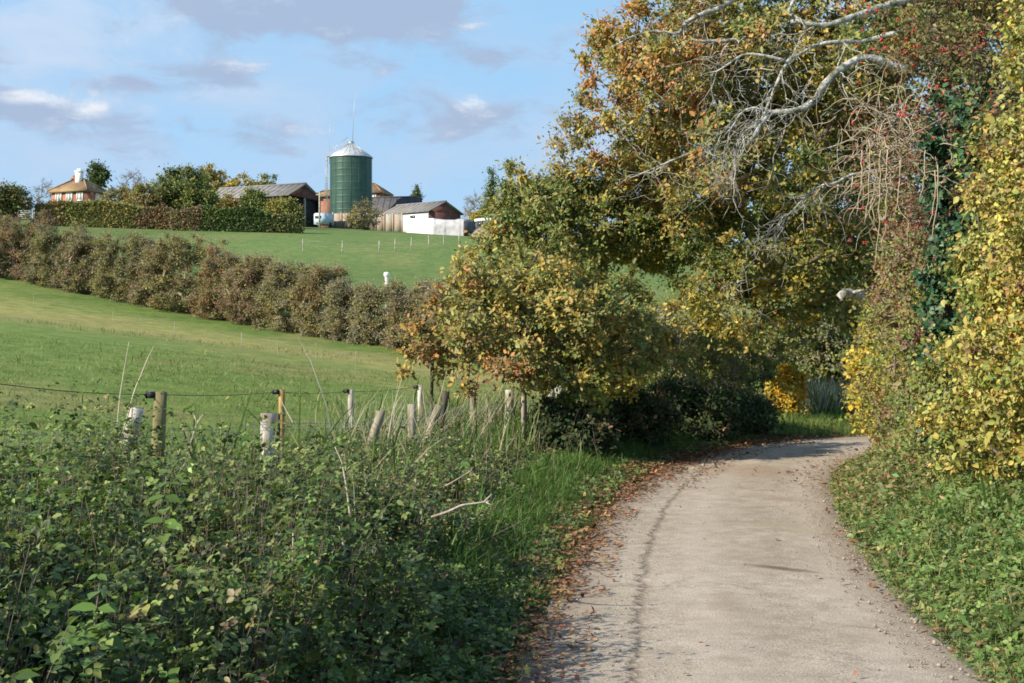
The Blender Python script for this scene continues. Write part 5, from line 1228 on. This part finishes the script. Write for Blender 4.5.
def grasses():
    g = np.random.default_rng(55)
    # long lush grass on the left verge
    x, y, s = verge_pts(5600, -1, -.02, 1.2, 7, 26, g, .8); k = s < np.interp(y, [7, 10, 17, 26], [.4, .8, 1.15, 1.1]); x, y, s = x[k], y[k], s[k]; h = .07+.17*sstep(.1, .9, s)*(.5+vnoise(x*1.1, y*1.1, seed=8))
    h *= np.interp(y, [3, 12, 16, 26], [1.15, 1.05, .72, .6])
    blades('verge_grass', 'lush long green grass along the left edge of the lane', 'grass', x, y, h, GP, g, wid=.017, tuft=9, spread=.045, bend=(.3, 1.2))
    x, y, s = verge_pts(1100, -1, 1.6, 3.8, 12, 24, g); h = np.interp(y, [10, 15, 24], [.42, .42, .40])*(.5+vnoise(x, y, seed=9))
    blades('verge_grass', 'long mixed green and pale grass between the leaning fence posts', 'grass', x, y, h, GP+[((.36, .31, .17), 3)], g, wid=.011, tuft=6, spread=.06, bend=(.1, .9))
    # field grass close to the fence
    x = g.uniform(-16, 6, 26000); y = 9+g.random(26000)**.8*30; s, sd = lane_info(x, y); k = (sd < 0) & (s > 3.1) & (x > -.42*y-1.5); x, y = x[k], y[k]
    blades('field_grass', 'short grazed grass of the lower field behind the fence', 'grass', x, y, .042+.035*vnoise(x*.4, y*.4, seed=4), [((.15, .215, .055), 4), ((.18, .235, .065), 3), ((.28, .26, .11), 1.2)], g, wid=.05, tuft=4, spread=.12, bend=(.3, 1.2))
    # right verge grass
    x, y, s = verge_pts(8500, 1, -.14, 2.0, 5, 24, g); h = .07+.22*sstep(.1, 1.0, s)*(.5+vnoise(x*1.3, y*1.3, seed=18))
    blades('verge_grass', 'bright green grass on the sunlit right verge', 'grass', x, y, h, GP+[((.19, .25, .07), 4), ((.36, .31, .15), 2)], g, wid=.016, tuft=8, spread=.05, bend=(.3, 1.2))
    # rough tussocks out in the lower field
    x = g.uniform(-24, 4, 900); y = g.uniform(22, 62, 900); s, sd = lane_info(x, y); k = (sd < 0) & (s > 4) & (y < np.interp(x, HEDGE[:, 0], HEDGE[:, 1])-2) & (fbm(x*.12, y*.12, seed=66) > .5); x, y = x[k], y[k]
    blades('field_tussocks', 'scattered rough tussocks of darker and straw-coloured grass in the lower field', 'grass', x, y, .11, [((.11, .17, .045), 3), ((.34, .30, .14), 2)], g, wid=.06, tuft=9, spread=.16, bend=(.3, 1.2))
    # straw coloured stems
    x, y, s = verge_pts(330, -1, .6, 4.0, 8, 23, g)
    blades('dry_grass_stems', 'thin straw-coloured grass stems standing above the brambles', 'dry grass', x, y, np.interp(y, [7, 12, 23], [.95, .80, .75])*np.interp(s, [.6, 2.5], [.6, 1.0]), [((.52, .46, .32), 3), ((.40, .34, .2), 2)], g, wid=.0028, tuft=1, spread=.1, bend=(.05, .5), hv=.18)
    x, y, s = verge_pts(110, -1, 2.2, 3.9, 15.5, 22.5, g)
    blades('dry_grass_stems', 'pale dead grass leaning among the far leaning posts', 'dry grass', x, y, .85, [((.55, .49, .36), 3), ((.42, .36, .24), 2)], g, wid=.0045, tuft=3, spread=.08, bend=(.05, .8), hv=.2, lean=A(.25, 0, 0))
    # reeds at the bend
    x = g.uniform(6.2, 10.5, 520); y = 30.6+.35*(x-6)*.3+g.uniform(-.7, 1.2, 520)
    blades('pale_reeds', 'pale dry reeds and grass standing on the verge at the bend', 'reeds', x, y, .62, [((.55, .52, .42), 3), ((.16, .22, .06), 3)], g, wid=.014, tuft=7, spread=.07, bend=(.05, .5), hv=.2)
    x = g.uniform(5.0, 15, 2600); y = 26.0+.28*(x-5)+g.random(2600)**1.2*5.5; s, sd = lane_info(x, y); k = (s > 0) & (sd < 0)
    blades('verge_grass', 'green grass on the outside of the bend below the yellow shrub', 'grass', x[k], y[k], .17, GP+[((.15, .22, .05), 3)], g, wid=.025, tuft=8, spread=.09)
grasses()

def right_verge():
    g = np.random.default_rng(57)
    def lay(n, y0, y1, s0, s1, hh, tpl, size, cols, name, label, up_=.7):
        x, y, s = verge_pts(n, 1, s0, s1, y0, y1, g)
        hm = hh*sstep(.05, 1.0, s)*(.45+1.1*fbm(x*1.1, y*1.1, seed=58))+.03
        z = gz(x, y)+hm*np.clip(1-np.abs(g.normal(0, .42, n)), .05, 1.1)
        nrm = unit(A(-.2, 0, up_)+.75*runit(n, g)+.5*TOSUN); ax = unit(runit(n, g)*A(1, 1, .5)+A(-.25, -.1, -.1))
        c = pick(cols, n, g)*(.75+.5*vnoise(x*2, y*2, z*2, seed=59))[:, None]
        o = scatter(name, tpl, np.column_stack([x, y, z]), size*np.exp(g.normal(0, .28, n)), ax, nrm, jitter(c, g, .2), M['leaf'], origin=gp(4, 12)); tag(o, label, 'undergrowth', kind='stuff')
    gcol = [((.12, .185, .05), 4), ((.155, .22, .06), 3), ((.085, .14, .04), 2), ((.24, .24, .08), 1.6)]
    lay(12000, 5, 15, .05, 2.3, .40, T_tri(), .048, gcol, 'verge_plants', 'low bright green leafy plants on the near right verge')
    lay(18000, 5, 15, -.08, 2.3, .40, T_simple(.24), .05, gcol+[((.30, .22, .09), 1)], 'verge_plants', 'small leaves and herbs on the near right verge')
    lay(26000, 14, 23.5, -.05, 1.6, .62, T_simple(.26), .055, [((.16, .20, .06), 4), ((.26, .22, .09), 3), ((.28, .17, .08), 1.4), ((.12, .18, .05), 3)], 'verge_plants', 'browning fern and herb growth at the foot of the right hedge')
right_verge()

def litter():
    g = np.random.default_rng(61); cols = [((.20, .095, .05), 4), ((.29, .15, .07), 2.5), ((.13, .07, .045), 4), ((.34, .22, .11), 1.4), ((.38, .28, .09), .3)]
    Xs = []; 
    def put(n, side, s0, s1, y0, y1, pw=1.0):
        x, y, s = verge_pts(n, side, s0, s1, y0, y1, g, pw); Xs.append(np.column_stack([x, y]))
    put(9000, -1, -.16, .45, 3, 27); put(4200, -1, -.38, .22, 3, 27); put(700, 1, -.22, .25, 5, 24); put(1100, -1, -.9, .1, 17, 26); put(350, 1, -.7, .1, 17, 24); put(60, 1, -2.3, 0, 6, 24); put(150, -1, -2.2, 0, 19, 26)
    P = np.concatenate(Xs); nz_ = fbm(P[:, 0]*1.3, P[:, 1]*1.3, seed=62); s, sd = lane_info(P[:, 0], P[:, 1]); k = (nz_ > .40) | (g.random(len(P)) < .35); P = P[k]; n = len(P)
    s, sd = lane_info(P[:, 0], P[:, 1]); z = np.where(s < 0, .045, gz(P[:, 0], P[:, 1])+.03)+g.random(n)*.012
    o = scatter('fallen_leaves', T_oak(), np.column_stack([P, z]), .042*np.exp(g.normal(0, .3, n)), unit(runit(n, g)*A(1, 1, .25)), unit(A(0, 0, 1)+.4*runit(n, g)), jitter(pick(cols, n, g), g, .22), M['litter'], origin=gp(0, 10))
    tag(o, 'rust-brown fallen leaves gathered along the edges of the lane', 'fallen leaves', kind='stuff')
    # loose stones
    ic = bmesh.new(); bmesh.ops.create_icosphere(ic, subdivisions=1, radius=1); IV = np.array([v.co[:] for v in ic.verts]); IF = np.array([[v.index for v in f.verts] for f in ic.faces]); ic.free()
    Xs.clear(); put(3200, 1, -.42, .12, 5, 23); put(1100, -1, -.55, .15, 4, 24); put(500, 1, -2.4, 0, 5, 20)
    P = np.concatenate(Xs); n = len(P); s, sd = lane_info(P[:, 0], P[:, 1]); z = np.where(s < 0, .036, gz(P[:, 0], P[:, 1]))
    sz = .0048*np.exp(g.normal(0, .5, n)); sc = g.uniform(.6, 1.3, (n, 1, 3))*A(1, 1, .7)
    V = np.column_stack([P, z])[:, None, :]+IV[None]*sc*sz[:, None, None]
    flat = (IF.ravel()[None]+(np.arange(n)*len(IV))[:, None]).ravel()
    o = mesh_np('gravel', V.reshape(-1, 3), flat, np.full(n*len(IF), 3), M['stone'], origin=gp(1.5, 10)); tag(o, 'loose small pale stones scattered on the lane surface', 'gravel', kind='stuff')
litter()

# ------------------------------------------------------------------ single dry stalks, branches and nettles
def stalk(pts, r0, name, label, cat, mat='straw', group=None, fork=None):
    P = [W(*p) for p in pts]; t = np.linspace(0, len(P)-1, 6*(len(P)-1)+1); Q = np.array([[np.interp(q, range(len(P)), [p[k] for p in P]) for k in range(3)] for q in t])
    Q[1:-1] = (Q[:-2]+2*Q[1:-1]+Q[2:])/4
    mb = MB(); mb.poly_tube(Q, np.linspace(r0, r0*.4, len(Q)), 6)
    for f in (fork or []): mb.poly_tube([W(*p) for p in f], [r0*.6, r0*.4, r0*.3][:len(f)], 5)
    o = mb.build(name, M[mat], origin=Q[0], smooth=True); tag(o, label, cat, group)
GS = 'dry stalks standing in the left bank'
stalk([(116, 440, 10.6), (120, 395, 10.6), (129, 342, 10.6)], .007, 'dry_stalk', 'tall pale stalk standing left of the fat post stub', 'stalk', group=GS)
stalk([(121, 440, 10.4), (134, 392, 10.4), (148, 358, 10.4), (154, 346, 10.4)], .007, 'dry_stalk', 'tall pale stalk leaning right above the fat post stub', 'stalk', group=GS)
stalk([(183, 470, 9.5), (190, 445, 9.5), (198, 420, 9.5)], .007, 'dry_stalk', 'forked pale stalk in the brambles right of the mossy post', 'stalk', group=GS, fork=[[(197, 424, 9.5), (194, 415, 9.5)], [(197, 424, 9.5), (203, 414, 9.5)]])
stalk([(351, 525, 9), (347, 490, 9), (342, 462, 9), (335, 447, 9)], .008, 'dry_stalk', 'curved grey stalk below the slim white post', 'stalk', group=GS)
stalk([(293, 566, 6.6), (293, 533, 6.6)], .007, 'dry_stalk', 'short bright straight stalk low in the near brambles', 'stalk', group=GS)
stalk([(344, 552, 7.2), (342, 536, 7.2), (339, 526, 7.2)], .008, 'dry_stalk', 'short bent bright stalk right of the straight one in the brambles', 'stalk', group=GS)
stalk([(388, 440, 15.5), (393, 410, 15.5), (402, 378, 15.5)], .008, 'dry_stalk', 'pale stalk leaning right beside the leaning grey stub', 'stalk', group=GS)
stalk([(294, 424, 13), (285, 408, 13), (280, 398, 13)], .008, 'dry_stalk', 'pale stalk slanting across the yellow-brown slim post', 'stalk', group=GS)
stalk([(432, 517, 9.2), (447, 512, 9.0), (462, 505, 8.9), (478, 503, 8.9), (490, 501, 8.9)], .010, 'dead_branch', 'bent pale dead branch lying on the bank near the verge grass', 'branch', 'wood_pale', fork=[[(484, 502, 8.9), (492, 494, 8.9)], [(486, 502, 8.9), (494, 507, 8.9)]])
stalk([(444, 487, 10.5), (458, 479, 10.4), (472, 470, 10.4)], .008, 'dead_branch', 'straight pale dead twig lying above the bent branch', 'branch', 'wood_pale')
b = gp(-3.5, 4.3)
plant('shade_hawthorn', 'leafy hawthorn shrub added out of view on the left to shade the brambles', 'shrub', b, [(A(-3.5, 4.3, 1.3), A(.75, .8, .8)), (A(-3.6, 4.2, 2.0), A(.6, .7, .5)), (A(-3.1, 4.0, 1.3), A(.45, .5, .6))], [(GR, 3), (OL, 2)], nclump=120, per=55, crad=.2, leaf=.05, seed=99, rtip=.004, rmax=.03, twigs=2, bark='twig')  # unseen shrub, added to cast shade on the near brambles
def nettle(px, py0, py1, d, label, seed, npair, size, lean=0):
    g = np.random.default_rng(seed); p0 = W(px-lean, py0, d); p1 = W(px, py1, d); base = A(p0[0], p0[1], min(p0[2], g1(p0[0], p0[1])+.3))
    t = thing('nettle_stem', label, 'nettle', base)
    mb = MB(); Q = [base+(p1-base)*f+A(.012*math.sin(f*7), 0, 0) for f in np.linspace(0, 1, 14)]; mb.poly_tube(Q, np.linspace(.005, .002, 14), 6); mb.build('stem', M['twig'], t, smooth=True)
    pos = []; ax = []; nr = []; sz = []
    for k in range(npair):
        f = 1-(k/npair)*.85; c = p0+(p1-p0)*f; a0 = k*math.pi/2+g.uniform(-.3, .3)
        for sg in (0, math.pi):
            a = a0+sg; pos.append(c); ax.append([math.cos(a), math.sin(a)-.3, g.uniform(-.5, .05)]); nr.append([.1*g.normal()-.2, -.45, .9]); sz.append(size*(.45+.75*min(1, k/3))*g.uniform(.85, 1.15))
    n = len(pos); scatter('leaves', T_broad(.33, .06), pos, sz, ax, nr, jitter(np.tile(A(.13, .22, .05), (n, 1)), g, .12), M['leaf'], t)
nettle(98, 690, 575, 4.3, 'nearest nettle stem with large pale green leaves at the bottom left', 3, 6, .085)
nettle(165, 560, 470, 6.0, 'nettle stem standing in the middle of the near brambles', 4, 6, .075)
nettle(40, 560, 440, 6.4, 'nettle stem near the left picture edge above the brambles', 5, 7, .075)
nettle(305, 600, 520, 6.2, 'nettle stem with small leaves near the short bright stalk', 6, 6, .065)
